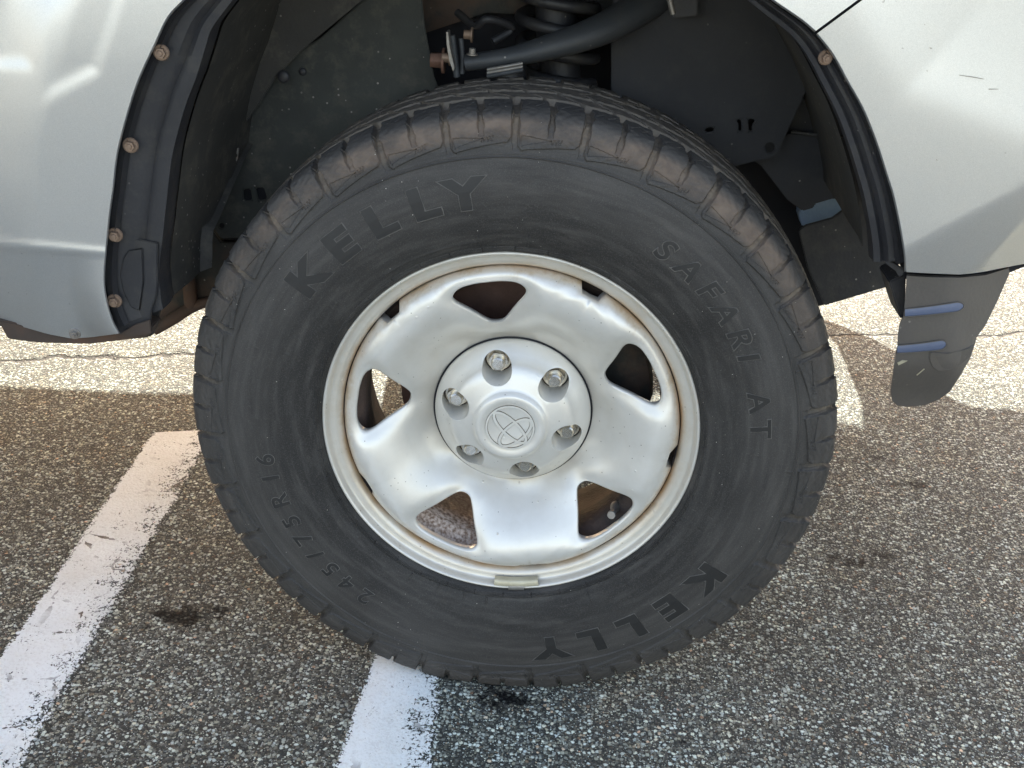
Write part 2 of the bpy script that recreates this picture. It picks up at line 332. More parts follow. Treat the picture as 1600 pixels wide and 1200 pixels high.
def slab(name, pts, th, mat, parent, bev=.0015, holes=(), extr=None):
    """polygon of 3-d points (nearly planar, seen from -y) given thickness th towards +y"""
    bm = bmesh.new(); vs = [bm.verts.new(p) for p in pts]
    f = bm.faces.new(vs)
    if holes:
        edges = list(f.edges); bm.faces.remove(f)
        for h in holes:
            hv = [bm.verts.new(p) for p in h]
            edges += [bm.edges.new((hv[i], hv[(i+1) % len(hv)])) for i in range(len(hv))]
        bmesh.ops.triangle_fill(bm, edges=edges, use_beauty=True, use_dissolve=False)
    r = bmesh.ops.extrude_face_region(bm, geom=bm.faces[:])
    d = Vector(extr) if extr is not None else Vector((0, th, 0))
    bmesh.ops.translate(bm, verts=[g for g in r['geom'] if isinstance(g, bmesh.types.BMVert)], vec=d)
    bmesh.ops.recalc_face_normals(bm, faces=bm.faces)
    if bev:
        es = [e for e in bm.edges if len(e.link_faces) == 2 and e.calc_face_angle(0) > .6]
        bmesh.ops.bevel(bm, geom=es, offset=bev, segments=2, affect='EDGES', clamp_overlap=True)
    return frombm(name, bm, mat, parent)
def pxslab(name, px, Y, th, mat, parent, bev=.0015, holes=(), yf=None, round_n=0):
    def cv(L):
        L = [tuple(p) for p in L]
        return [Vector(at(a, b, (yf(a, b) if yf else Y))) for a, b in L]
    return slab(name, cv(px), th, mat, parent, bev, [cv(h) for h in holes])
def tube(name, pts, rad, mat, parent, n=16, caps=True, squash=1., closed=False, count=None):
    P = smooth_poly(pts, count or len(pts)*6); R = np.interp(np.linspace(0, 1, len(P)), np.linspace(0, 1, len(rad)), rad) if hasattr(rad, '__len__') else np.full(len(P), rad)
    T = np.gradient(P, axis=0); T /= np.linalg.norm(T, axis=1)[:, None]; up = np.array([0, 0, 1.]) if abs(T[0][2]) < .9 else np.array([1., 0, 0])
    out = []
    for p, t_, r in zip(P, T, R):
        s = np.cross(t_, up); s /= np.linalg.norm(s); u = np.cross(s, t_)
        a = np.linspace(0, 2*PI, n, endpoint=False); out.append(p+r*(np.cos(a)[:, None]*s+squash*np.sin(a)[:, None]*u))
    out = np.array(out)
    if caps: out = np.concatenate([np.broadcast_to(P[0], (1, n, 3)), out, np.broadcast_to(P[-1], (1, n, 3))])
    return grid(name, out, mat, parent, wrapv=True, auto=50)
def boxbm(bm, c, s, rot=None):
    r = bmesh.ops.create_cube(bm, size=1); bmesh.ops.scale(bm, vec=s, verts=r['verts'])
    if rot is not None: bmesh.ops.rotate(bm, cent=(0, 0, 0), matrix=rot, verts=r['verts'])
    bmesh.ops.translate(bm, vec=c, verts=r['verts']); return r['verts']
def box(name, c, s, mat, parent, bev=.004, rot=None):
    bm = bmesh.new(); boxbm(bm, c, s, rot)
    if bev: bmesh.ops.bevel(bm, geom=bm.edges[:], offset=bev, segments=2, affect='EDGES')
    return frombm(name, bm, mat, parent)
def circ(cx, cy, r, n=14, ry=None):
    return [(cx+r*math.cos(2*PI*i/n), cy+(ry or r)*math.sin(2*PI*i/n)) for i in range(n)]

# ------------------------------------------------------------------ the setting
def struct(o, label, cat):
    o['kind'] = 'structure'; o['label'] = label; o['category'] = cat
bm = bmesh.new()
xs = [-300, -40, -6, -2, 0, 2, 6, 40, 300]
vv = [[bm.verts.new((x, y, 0)) for y in xs] for x in xs]
for i in range(8):
    for j in range(8): bm.faces.new((vv[i][j], vv[i+1][j], vv[i+1][j+1], vv[i][j+1]))
ground = frombm('asphalt_ground', bm, 'asphalt'); struct(ground, 'coarse grey stony asphalt of the car park, with oil drips and a crack', 'ground')
def gpx(px, py):
    d = ((px-800)/FPX)*CR[0] + ((600-py)/FPX)*CR[1] + CR[2]
    return CAM + d*(-CAM[2]/d[2])
def stripe(name, Lp, Rp, label, z=.0016, ext=2.2, top_round=0):
    (l0, l1), (r0, r1) = [tuple(gpx(*p) for p in q) for q in (Lp, Rp)]
    n, mq = 60, 14; P = []; UV = []
    for i in range(n):
        f = i/(n-1)
        L = l0+(l1-l0)*f*ext; Rr = r0+(r1-r0)*f*ext
        for j in range(mq):
            q = j/(mq-1); p = L*(1-q)+Rr*q; P.append((p[0], p[1], z)); UV.append((q, f*ext))
    o = grid(name, np.array(P).reshape(n, mq, 3), 'stripe', uv=np.array(UV), flip=False)
    struct(o, label, 'parking line')
    return o
stripe('parking_line', ((237, 677), (-30, 1071)), ((341, 672), (30, 1213)), 'longer worn white parking line running left of the tyre', ext=7)

stripe('parking_line', ((592, 1000), (522, 1203)), ((698, 1000), (679, 1203)), 'worn white parking line coming out from under the tyre', ext=12)

# ------------------------------------------------------------------ the truck
truck = bpy.data.objects.new('pickup_truck', None); S.collection.objects.link(truck)
truck['label'] = 'silver pickup truck on a black all-terrain tyre with a steel wheel'; truck['category'] = 'pickup truck'
wheel = bpy.data.objects.new('front_wheel', None); S.collection.objects.link(wheel); wheel.parent = truck
WC = .372; wheel.location = (0, 0, WC); wheel.rotation_euler = (-.0121, 0, 0)

# --- tyre
prof = np.array([(-.010, .2160), (-.006, .2215), (.0005, .2250), (.0055, .2275), (.0085, .2310), (.0115, .2370), (.0160, .2500), (.0200, .2680), (.0220, .2850), (.0222, .3020), (.0205, .3200), (.0180, .3360),
                 (.0152, .3500), (.0122, .3620), (.0080, .3722), (.0035, .3782), (-.0040, .3814), (-.0130, .3829), (-.0300, .3843), (-.0600, .3855), (-.1000, .3862)])
full = np.vstack([prof, [(-.2-a, r) for a, r in prof[-2::-1]]])
dense = smooth_poly(full, 2400)
arc = np.r_[0, np.cumsum(np.linalg.norm(np.diff(dense, axis=0), axis=1))]
ds = []; s = 0.
while s < arc[-1]:
    i = min(np.searchsorted(arc, s), 2399); a, r = dense[i]
    ds.append(s)
    if a > -.06: s += .00062 if (r < .236 or .333 < r) else .0022
    elif a > -.16: s += .0014
    else: s += .006
ds = np.array(ds); SA = np.interp(ds, arc, dense[:, 0]); SR = np.interp(ds, arc, dense[:, 1])
dA = np.gradient(SA, ds); dR = np.gradient(SR, ds); L_ = np.hypot(dA, dR); NA, NR = dR/L_, -dA/L_   # normal candidates
sgn = np.sign(NR[len(NR)//2]); NA, NR = NA*sgn, NR*sgn
NT_ = 2700; th = np.linspace(0, 2*PI, NT_, endpoint=False)
TH, A_ = np.meshgrid(np.degrees(th), SA, indexing='ij'); _, R_ = np.meshgrid(th, SR, indexing='ij'); _, S_ = np.meshgrid(th, ds, indexing='ij')
def sst(x, a, b):
    t = np.clip((x-a)/(b-a), 0, 1); return t*t*(3-2*t)
UN = 360/31.
rng = np.random.RandomState(3)
def tread_h():
    H = np.zeros_like(TH)
    outer = (A_ > -.1)
    aa = np.where(outer, A_, -.2-A_)                      # fold to near shoulder
    shift = np.where(outer, 0, UN/2)
    skew = (aa-(-.02))*18*np.where(outer, 1, -1)*np.where(aa < 0, 1, .4)
    u = ((TH+shift-92.3+skew) % UN)/UN                    # 0..1 over a pair of blocks
    wig = .0009*np.sin(TH*2.9)*0
    arcw = np.radians(UN)*.38
    # lateral shoulder grooves: long at u=0, short at u=.5
    dl = np.minimum(u, 1-u)*arcw; dsx = np.abs(u-.5)*arcw
    # crown side
    jag = .0005*np.sin(R_*420+1)+.0005*np.sin(A_*330)
    gl = 1-sst(dl+jag, .0032, .0045); gs = 1-sst(dsx+jag, .0024, .0036)
    depth_l = np.where(R_ > .372, .0062, np.interp(R_, [.3405, .343, .352, .362, .372], [0, .0012, .0018, .0032, .0062]))
    depth_s = np.where(R_ > .372, .0055, np.interp(R_, [.356, .3575, .363, .372], [0, .0014, .0030, .0055]))
    inshoulder = sst(aa, -.046, -.043)
    H -= inshoulder*np.maximum(gl*depth_l, gs*depth_s)
    # circumferential grooves
    zig = .0022*np.sign(np.sin(np.radians(TH*31*1.0)))*1.0
    zig2 = .003*(2*np.abs(((TH*31/360) % 1)-.5)*2-1)
    for c0, wd in ((-.0445, .0038), (-.0790, .0034)):
        g = 1-sst(np.abs(aa-c0-zig2*.6), wd, wd+.0016); H = np.minimum(H, -g*.0075*(aa < -.02)) if False else H-np.where(aa < -.03, np.maximum(0, g*.0075+H*0), 0)
    # inner ribs
    for lo, hi, ph in ((-.0775, -.0465, .25), (-.1, -.081, .1)):
        inn = (aa > lo) & (aa < hi); uu = ((TH+shift-92.3+UN*ph+(aa-lo)*160) % (UN/2))/(UN/2)
        g = 1-sst(np.abs(uu-.5)*arcw/2, .0012, .0024); H -= inn*g*.0065
    # sidewall blocks: raised against the base wall, with a sloping lower edge
    f = ((TH-92.3) % UN)/UN                                # 1 = left end of a unit (angle grows leftwards)
    q = 1-f                                                # 0 left .. 1 right
    low = .3415+.0100*q
    low = np.where(q < .12, .3415+(.12-q)*.075, low); low = np.where(q > .90, low+(q-.90)*.09, low)
    chan = np.minimum(q, 1-q)*np.radians(UN)*.35
    on = sst(R_, low-.0004, low+.0004)*sst(chan, .0028, .0040)
    side = (A_ > -.006)
    base_drop = .0016*side*sst(R_, .338, .342)*(1-sst(R_, .365, .374))
    H += side*(on*.0021)-base_drop*0
    # wedge cut into each raised block
    l1 = low+.0040-.000*q; l2 = low+.0040+.0110*(1-np.clip(q/.62, 0, 1))+.002
    wedge = (q > .10) & (q < .60) & (R_ > l1+.006*q) & (R_ < l2)
    H -= side*wedge*.0011
    step = (q > .52) & (np.abs(R_-(low+.006+.0012*np.sign(np.sin(q*120)))) < .0012) & (q < .70)
    H -= side*step*.0009
    # mould line rings and bead ribs
    H += side*.0012*(1-sst(np.abs(R_-.3355), .0003, .0010))
    H += side*.0006*(1-sst(np.abs(R_-.3385), .0003, .0008))*0.5
    for rr in (.2300, .2318, .2336): H += side*.0007*(1-sst(np.abs(R_-rr), .0002, .0007))
    # bead ribs get little cross ticks
    tick = (np.abs(((TH+3) % 9)-4.5) < .12) & (R_ < .2345) & (R_ > .2285); H -= side*tick*.0008
    for rr, a0, a1 in ((.2475, -101, -74), (.2475, 74, 104), (.2560, -98, -60), (.2420, 100, 128)):
        inn = (((TH-a0) % 360) < (a1-a0)); H += side*inn*.0007*(1-sst(np.abs(R_-rr), .0003, .0012))
    for a0, r0, r1 in ((-100.5, .232, .244), (-93.5, .236, .243), (-109, .233, .243), (-118, .236, .246), (-62, .238, .252), (-50, .24, .252), (88, .236, .250), (101, .236, .250), (20, .338, .345), (57, .330, .3365), (118, .331, .337), (-2, .331, .337)):
        H += side*.0009*(np.abs((TH-a0+180) % 360-180)*.0045 < .0011)*(R_ > r0)*(R_ < r1)
    rp = np.random.RandomState(11)
    for k in range(150):                                  # moulded vent stubs and nicks
        a0, r0 = rp.uniform(0, 360), rp.choice([rp.uniform(.232, .262), rp.uniform(.262, .336)]); sgn_ = rp.choice([-1, 1]); w_ = rp.uniform(.0007, .0013)
        i0 = int(a0/360*NT_) % NT_; sl_ = [(i0+q) % NT_ for q in range(-4, 5)]
        dd = np.hypot(((TH[sl_]-a0+180) % 360-180)*PI/180*r0, (R_[sl_]-r0)); H[sl_] += (A_[sl_] > 0)*sgn_*.0009*np.exp(-(dd/w_)**2)
    # big shallow undulation, wear
    ww = np.zeros_like(TH)
    for k in range(6): ww += np.sin(np.radians(TH)*rng.randint(2, 40)+rng.rand()*6+R_*rng.uniform(20, 160))
    H += ww*.00009
    for k in range(14):                                   # uneven wear and torn edges on the lugs
        f1, f2, p1 = rng.randint(40, 260), rng.uniform(200, 1500), rng.rand()*6
        H += (R_ > .345)*.00010*np.sin(np.radians(TH)*f1+p1)*np.cos(S_*f2+p1*2)
    # sipes on shoulder blocks
    sip = np.zeros_like(TH)
    for c0 in (.17, .33, .67, .83):
        ln = np.abs(((u-c0)*arcw)-(aa+.022)*.75); sip = np.maximum(sip, (ln < .0006)*(aa > -.030)*(aa < -.015))
    H -= sip*.0012
    global DUST
    DUST = np.clip(-H/.006, 0, 1)
    return H
H = tread_h()
rr = R_+H*NR[None, :]; ya = A_+H*NA[None, :]
X = rr*np.cos(np.radians(TH)); Z = rr*np.sin(np.radians(TH))
# the loaded tyre: flat on the road, the wall bulging above the contact
gz = -WC+.002
low_ = np.clip((gz+.060-Z)/.075, 0, 1)
ya = ya+np.where(A_ > -.1, 1, -1)*low_**2*.011*np.exp(-((R_-.345)/.05)**2)
over = np.maximum(0, gz-Z); Z = np.where(Z < gz, gz-.06*over, Z)
tyre = grid('tyre', np.stack([X, -ya, Z], -1), 'rubber', wheel, wrapu=True, auto=34, flip=True)
at_ = tyre.data.attributes.new('groove', 'FLOAT', 'POINT'); at_.data.foreach_set('value', DUST.reshape(-1).astype(np.float32))
def wall(r):   # sidewall height at a radius
    return float(np.interp(r, prof[1:15, 1], prof[1:15, 0]))
def warp(x, y, h):
    low = max(0, min(1, (gz+.060-y)/.075)); r = math.hypot(x, y)
    return h+low**2*.011*math.exp(-((r-.345)/.05)**2)

# --- raised lettering on the sidewall
def glyph_meshes(ch, size, sx, bold, outline, face=True, shear=0.):
    outs = []
    for mode in ((0, 1) if face else (1,)):
        cu = bpy.data.curves.new('t', 'FONT'); cu.body = ch; cu.size = size; cu.align_x = 'CENTER'; cu.align_y = 'CENTER'; cu.offset = bold; cu.shear = shear
        cu.resolution_u = 5
        if mode == 0: cu.extrude = .0004
        else: cu.fill_mode = 'NONE'; cu.bevel_depth = outline; cu.bevel_resolution = 1
        o = bpy.data.objects.new('t', cu); S.collection.objects.link(o); bpy.context.view_layer.update()
        me = bpy.data.meshes.new_from_object(o.evaluated_get(bpy.context.evaluated_depsgraph_get()))
        bpy.data.objects.remove(o); bpy.data.curves.remove(cu)
        b = bmesh.new(); b.from_mesh(me); bpy.data.meshes.remove(me)
        if mode == 0:
            for k in np.arange(-size*.6, size*.6, .004):
                bmesh.ops.bisect_plane(b, geom=b.verts[:]+b.edges[:]+b.faces[:], plane_co=(0, k, 0), plane_no=(0, 1, 0))
        bmesh.ops.scale(b, vec=(sx, 1, 1), verts=b.verts); outs.append(b)
    return outs
def letters(name, items, r0, size, sx, bold, outline, lift=.0003, shear=0., face=True):
    V, F, MI = [], [], []
    for ch, deg in items:
        for gi, b in enumerate(glyph_meshes(ch, size, sx, bold, outline, face, shear)):
            b.verts.ensure_lookup_table()
            ys = [v.co.y for v in b.verts]; cy = (max(ys)+min(ys))/2 if ch not in '/' else 0
            base = len(V)
            for v in b.verts:
                r = r0+v.co.y-cy; t_ = math.radians(deg)-v.co.x/r0
                x, z = r*math.cos(t_), r*math.sin(t_); a = warp(x, z, wall(r)+lift+v.co.z)
                V.append((x, -a, z))
            for f in b.faces: F.append([base+v.index for v in f.verts]); MI.append(1 if face and gi == 0 else 2)
            b.free()
    o = mesh(name, V, F, 'rubber', wheel, smooth=False); o.data.materials.append(M['letters']); o.data.materials.append(M['worn'])  # 'worn' is the lighter outline colour painted as light on the letter edges
    o.data.polygons.foreach_set('material_index', MI); return o
letters('raised_lettering', list(zip('KELLY', (142.1, 131.3, 121., 111., 102.3))), .2990, .046, 1.34, .0026, .0006)
letters('raised_lettering', list(zip('KELLY', (-33.6, -45., -55.8, -66., -76.2))), .3070, .046, 1.34, .0026, .0006)
letters('raised_lettering', list(zip('SAFARI', (58.3, 51.6, 45.1, 38.7, 31.9, 27.0))), .2930, .033, 1.15, .0010, .00065, shear=.2)
letters('raised_lettering', list(zip('AT', (15.2, 8.4))), .2925, .033, 1.15, .0010, .00065)
letters('raised_lettering', list(zip('245/75R16', (-124.9, -130.6, -136.1, -141.3, -146.4, -151.9, -158., -164.4, -169.3))), .2965, .031, 1.05, .0008, .0005)

# --- steel rim
rimprof = [(-.004, .2225), (-.002, .2252), (.0006, .2257), (.0024, .2246), (.0026, .2232), (.0014, .2218), (-.002, .2205), (-.0055, .2195), (-.0075, .2182), (-.0088, .2150), (-.0098, .2110), (-.0118, .2078), (-.0155, .2052), (-.022, .2035), (-.034, .2022),
           (-.040, .199), (-.046, .190), (-.052, .1865), (-.085, .1865), (-.093, .192), (-.10, .1985), (-.15, .2005), (-.172, .203), (-.178, .21), (-.182, .2185), (-.184, .2230), (-.186, .2225), (-.187, .2185), (-.183, .2080), (-.176, .1995), (-.150, .1970), (-.104, .1950), (-.096, .1885), (-.088, .1832), (-.05, .1832), (-.045, .187), (-.038, .1955), (-.034, .1985)]
rimp = smooth_poly(rimprof[:16], 80).tolist()+rimprof[16:]
rim = rev('rim', rimp, 'disc', wheel, 360, auto=50)
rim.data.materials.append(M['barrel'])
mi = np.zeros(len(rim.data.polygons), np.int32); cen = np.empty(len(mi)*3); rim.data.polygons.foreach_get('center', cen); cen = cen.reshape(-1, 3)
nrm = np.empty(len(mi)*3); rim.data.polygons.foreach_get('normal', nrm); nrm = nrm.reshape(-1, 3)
mi[cen[:, 1] > .0195] = 1; rim.data.polygons.foreach_set('material_index', mi)  # dark barrel colour also paints the shade behind disc gap and notches

# --- pressed steel disc with five openings
W0 = 101.3
win = [(0, .1865), (3.5, .1868), (7, .1866), (9.8, .1858), (12, .1835), (13.6, .1795), (14.1, .1755), (13.8, .1705), (12.7, .1640), (10.9, .1555), (9.0, .1470), (7.4, .1400), (5.6, .1335), (3.6, .1285), (1.7, .1266), (0, .1262)]
half = smooth_poly([(math.radians(d)*.165*1.0, r) for d, r in win], 33)      # in (arc, r) space
wx = [(r*math.sin(d/.165), r*math.cos(d/.165)) for d, r in half]
outl = [(x, y) for x, y in wx]+[(-x, y) for x, y in wx[-2:0:-1]]             # closed outline, opening pointing up, clockwise
outl = np.array(outl); wc = np.array([0, .160])
NO = len(outl)
def r_out(dth):      # distance from spoke centre in degrees -> outer radius with the five small drain notches
    return .2026-.0100*(1-sst(np.abs(dth), 3.2, 4.6))
def curve(rs, hs_):
    q = smooth_poly(list(zip(rs, hs_)), 400); h = q[:, 1]
    xr = np.linspace(0, .21, 700); h = np.interp(xr, q[:, 0], h)
    for _ in range(3): h = np.convolve(np.pad(h, 5, 'edge'), np.ones(11)/11, 'valid')
    return lambda r: np.interp(r, xr, h)
h_spoke = curve([.080, .098, .106, .114, .128, .145, .162, .176, .188, .197, .2036, .209], [-.0605, -.0600, -.0580, -.0530, -.0370, -.0165, -.0040, .0005, -.0005, -.0065, -.0190, -.030])
h_wind = curve([.080, .098, .110, .125, .145, .165, .180, .188, .197, .2036, .209], [-.0605, -.0600, -.0490, -.0330, -.0200, -.0085, -.0015, -.0015, -.0070, -.0190, -.030])
def hgt(x, y):
    r = np.hypot(x, y); dd = np.degrees(np.arctan2(x, y))
    k = sst(np.abs(dd), 6, 31); hs = h_spoke(r); hw = h_wind(r)
    return hw*(1-k)+hs*k
ang = np.arctan2(outl[:, 0]-wc[0], outl[:, 1]-wc[1])
# outer frame of a sector, sampled to match every outline point, mirror symmetric
def sector_hit(a):
    d = np.array([math.sin(a), math.cos(a)]); best = 9
    lo, hi = 0, .3
    def inside(p):
        r = math.hypot(*p); t_ = math.degrees(math.atan2(p[0], p[1])); return abs(t_) <= 36 and r >= .088 and r <= r_out(36-abs(t_))
    for _ in range(40):
        m = (lo+hi)/2
        if inside(wc+d*m): lo = m
        else: hi = m
    return wc+d*lo
corners = []
for sx_ in (1, -1):
    for t_, rfun in ((36, lambda: .1926), (36, lambda: .088), (31.4, lambda: .2026), (32.9, lambda: .1936)):
        p = np.array([sx_*rfun()*math.sin(math.radians(t_)), rfun()*math.cos(math.radians(t_))]); corners.append(p)
ca = [math.atan2(p[0]-wc[0], p[1]-wc[1]) for p in corners]
outer = [sector_hit(a) for a in ang]
used = set()
for p, a in zip(corners, ca):      # snap the nearest ray to each corner so the frame keeps its corners
    i = min((i for i in range(NO) if i not in used), key=lambda i: abs((ang[i]-a+PI) % (2*PI)-PI)); outer[i] = p; used.add(i)
for i in range(1, NO//2): outer[NO-i] = np.array([-outer[i][0], outer[i][1]])
outer = np.array(outer)
NV = 26; tt = (np.linspace(0, 1, NV))**1.15
bm = bmesh.new()
for s_ in range(5):
    rot = math.radians(W0-90+72*s_); cs, sn = math.cos(rot), math.sin(rot)
    rows = []
    def addrow(pts, hts):
        rows.append([bm.verts.new((p[0]*cs-p[1]*sn, -h, p[0]*sn+p[1]*cs)) for p, h in zip(pts, hts)])
    nrm2 = np.zeros_like(outl)
    tg = np.roll(outl, -1, 0)-np.roll(outl, 1, 0); tg /= np.linalg.norm(tg, axis=1)[:, None]; nrm2 = np.stack([-tg[:, 1], tg[:, 0]], 1)
    if ((outl-wc)*nrm2).sum() < 0: nrm2 = -nrm2
    base = hgt(outl[:, 0], outl[:, 1])
    # inner return of the opening
    addrow(outl+nrm2*.0022, base-.0225); addrow(outl-nrm2*.0002, base-.0140)
    addrow(outl-nrm2*.0006, base-.0112); addrow(outl-nrm2*.0001, base-.0092); addrow(outl+nrm2*.0011, base-.0078)
    for j in range(1, NV):
        f = tt[j]; st = outl+nrm2*.0011; p = st*(1-f)+outer*f
        dist = np.linalg.norm(p-outl, axis=1); hh = hgt(p[:, 0], p[:, 1])
        hh = hh-.0075*np.exp(-(dist/.0125)**1.6)
        addrow(p, hh)
    # folded outer skirt only along the outer rim of the sector
    for a_, b_ in zip(rows[:-1], rows[1:]):
        for i in range(NO):
            k = (i+1) % NO; bm.faces.new((a_[i], a_[k], b_[k], b_[i]))
    last = rows[-1]; skirt = []
    for i in range(NO):
        p = outer[i]; r = math.hypot(*p)
        skirt.append(r > .19)
    sk = {}
    for i in range(NO):
        if skirt[i]:
            v = last[i].co; r = math.hypot(v.x, v.z); k_ = (r-.0012)/r; h0 = -v.y
            sk[i] = [bm.verts.new((v.x*(r+.0006)/r, -(h0-.006), v.z*(r+.0006)/r)), bm.verts.new((v.x*k_, -(h0-.022), v.z*k_))]
    for i in range(NO):
        k = (i+1) % NO
        if i in sk and k in sk:
            bm.faces.new((last[i], last[k], sk[k][0], sk[i][0])); bm.faces.new((sk[i][0], sk[k][0], sk[k][1], sk[i][1]))
bmesh.ops.remove_doubles(bm, verts=bm.verts, dist=.00025)
disc = frombm('wheel_disc', bm, 'disc', wheel, auto=60)
def ringband(name, r, a, t_, mat):
    rev(name, [(a-t_, r-t_), (a, r-t_*1.2), (a+t_*.6, r), (a, r+t_*1.2), (a-t_, r+t_)], mat, wheel, 256)
ringband('cap_seam', .0975, -.0580, .0011, 'black'); ringband('rim_seam', .2042, -.0222, .0013, 'black')
# hub plate behind the cap
rev('hub', [(-.060, .0), (-.060, .089), (-.075, .09), (-.10, .07), (-.17, .065), (-.17, 0)], 'frame', wheel, 64)

# --- centre cap with six nut pockets
capprof = [(-.0750, .0001), (-.0750, .0950), (-.0585, .0966), (-.0560, .0966), (-.0535, .0960), (-.0500, .0938), (-.0455, .0900), (-.0395, .0840), (-.0345, .0785), (-.0300, .0757), (-.0268, .0738), (-.0238, .0700), (-.0210, .0630), (-.0192, .0560), (-.0172, .0500), (-.0162, .0462), (-.0150, .0452), (-.0108, .0425), (-.0098, .0410), (-.0096, .0370), (-.0104, .0330), (-.0112, .0310), (-.0112, .0001)]
th_ = np.linspace(0, 2*PI, 192, endpoint=False)
bm = bmesh.new(); ringv = []
cen0 = bm.verts.new((0, .0750, 0)); cen1 = bm.verts.new((0, .0112, 0))
for a, r in capprof[1:-1]: ringv.append([bm.verts.new((r*math.cos(t_), -a, r*math.sin(t_))) for t_ in th_])
for A, B in zip(ringv[:-1], ringv[1:]):
    for i in range(192): k = (i+1) % 192; bm.faces.new((A[i], A[k], B[k], B[i]))
for i in range(192):
    k = (i+1) % 192; bm.faces.new((cen0, ringv[0][k], ringv[0][i])); bm.faces.new((cen1, ringv[-1][i], ringv[-1][k]))
cap = frombm('hub_cap', bm, 'cap', wheel, auto=28)
LR, LA, LH = .0712, 47., .0180
bm = bmesh.new()
for k in range(6):
    t_ = math.radians(LA+60*k); r = bmesh.ops.create_cone(bm, cap_ends=True, segments=48, radius1=LH-.0008, radius2=LH+.0012, depth=.068)
    bmesh.ops.rotate(bm, cent=(0, 0, 0), matrix=Matrix.Rotation(PI/2, 3, 'X'), verts=r['verts'])
    bmesh.ops.translate(bm, vec=(LR*math.cos(t_), .031, LR*math.sin(t_)), verts=r['verts'])
cut = frombm('cutter', bm, 'cap')
md = cap.modifiers.new('b', 'BOOLEAN'); md.operation = 'DIFFERENCE'; md.object = cut; md.solver = 'EXACT'
cut.parent = wheel
md2 = cap.modifiers.new('v', 'BEVEL'); md2.width = .0016; md2.segments = 3; md2.limit_method = 'ANGLE'; md2.angle_limit = math.radians(48)
bpy.context.view_layer.update()
nm = bpy.data.meshes.new_from_object(cap.evaluated_get(bpy.context.evaluated_depsgraph_get()))
cap.modifiers.clear(); old = cap.data; cap.data = nm; bpy.data.objects.remove(cut)
nm.polygons.foreach_set('use_smooth', [True]*len(nm.polygons)); nm.set_sharp_from_angle(angle=math.radians(38))
# nuts
bm = bmesh.new()
r = bmesh.ops.create_cone(bm, cap_ends=True, segments=6, radius1=.0130, radius2=.0126, depth=.012)
bmesh.ops.bevel(bm, geom=[e for e in bm.edges], offset=.0009, segments=2, affect='EDGES')
bmesh.ops.translate(bm, vec=(0, 0, .007), verts=bm.verts)
for (r1, r2, d, zc) in ((.0168, .0150, .003, .0006), (.0086, .0084, .008, .0150), (.0084, .0066, .0016, .0197)):
    bmesh.ops.create_cone(bm, cap_ends=True, segments=32, radius1=r1, radius2=r2, depth=d, matrix=Matrix.Translation((0, 0, zc)))
bmesh.ops.rotate(bm, cent=(0, 0, 0), matrix=Matrix.Rotation(PI/2, 3, 'X'), verts=bm.verts)
nut = frombm('lug_nut', bm, 'chrome', wheel, auto=30)
for k in range(6):
    o = nut if k == 0 else nut.copy()
    if k: S.collection.objects.link(o); o.parent = wheel
    t_ = math.radians(LA+60*k); o.location = (LR*math.cos(t_), .0605, LR*math.sin(t_)); o.rotation_euler = (0, .3+k*1.3, 0)
# emblem: ring and two crossing ovals
def oval(cx, cy, a, b, w, dh=0, n=72):
    t_ = np.linspace(0, 2*PI, n, endpoint=False); P = []
    up = math.radians(-43); ux, uz = math.cos(up), math.sin(up); rx_, rz_ = uz, -ux   # logo 'up' and 'right' on the cap
    for i in t_:
        nx, ny = math.cos(i)/a, math.sin(i)/b; l = math.hypot(nx, ny); nx /= l; ny /= l; row = []
        for o_, h in ((-w, 0), (-w*.72, .0012+dh), (w*.72, .0012+dh), (w, 0)):
            x = cx+a*math.cos(i)+nx*o_; y = cy+b*math.sin(i)+ny*o_
            row.append((x*rx_+y*ux, -(-.0112+h), x*rz_+y*uz))
        P.append(row)
    return np.array(P)
Vs, Fs, Mi = [], [], []
for args in ((0, 0, .0285, .0285, .0016, .0004), (0, .0, .0094, .0262, .0022, .0002), (0, .0092, .0246, .0110, .0022, 0)):
    G = oval(*args); b0 = len(Vs); n_ = len(G); Vs += G.reshape(-1, 3).tolist()
    for i in range(n_):
        for j in range(3):
            k = (i+1) % n_; Fs.append((b0+i*4+j, b0+k*4+j, b0+k*4+j+1, b0+i*4+j+1)); Mi.append(0 if j == 1 else 1)
em = mesh('emblem', Vs, Fs, 'cap', wheel, auto=25); em.data.materials.append(M['grime']); em.data.polygons.foreach_set('material_index', Mi)

# --- brake rotor, caliper, valve, balance weight
ROT = .150
rev('brake_rotor', [(-.085, .0), (-.085, .078), (-.088, .084), (-.118, .086), (-.119, ROT-.003), (-.1205, ROT), (-.128, ROT), (-.128, ROT-.006), (-.134, ROT-.006), (-.134, ROT), (-.142, ROT), (-.143, .09), (-.143, 0)], 'rotor', wheel, 128)
cb = []
for t_ in np.linspace(math.radians(2), math.radians(62), 14):
    cb.append([(r*math.cos(t_), y, r*math.sin(t_)) for r, y in ((.100, .112), (.150, .100), (.172, .104), (.176, .125), (.176, .165), (.10, .165), (.10, .112))])
cal = grid('brake_caliper', np.array(cb), 'frame', wheel, auto=40)
vp = [np.array([.1862*math.cos(math.radians(-41)), .052, .1862*math.sin(math.radians(-41))])]
dirv = np.array([-.30*math.cos(math.radians(-41)), -1, -.30*math.sin(math.radians(-41))]); dirv /= np.linalg.norm(dirv)
st = [vp[0]+dirv*t_ for t_ in (0, .006, .012, .018, .024, .030, .034)]
tube('valve_stem', st, [.0075, .0068, .005, .0042, .0042, .0052, .0050], 'zinc', wheel, n=20)
bm = bmesh.new()
tg_ = math.radians(-84.3)
for k in range(9):
    t_ = tg_+math.radians((k-4)*1.85); c = (.2165*math.cos(t_), -.0035, .2165*math.sin(t_))
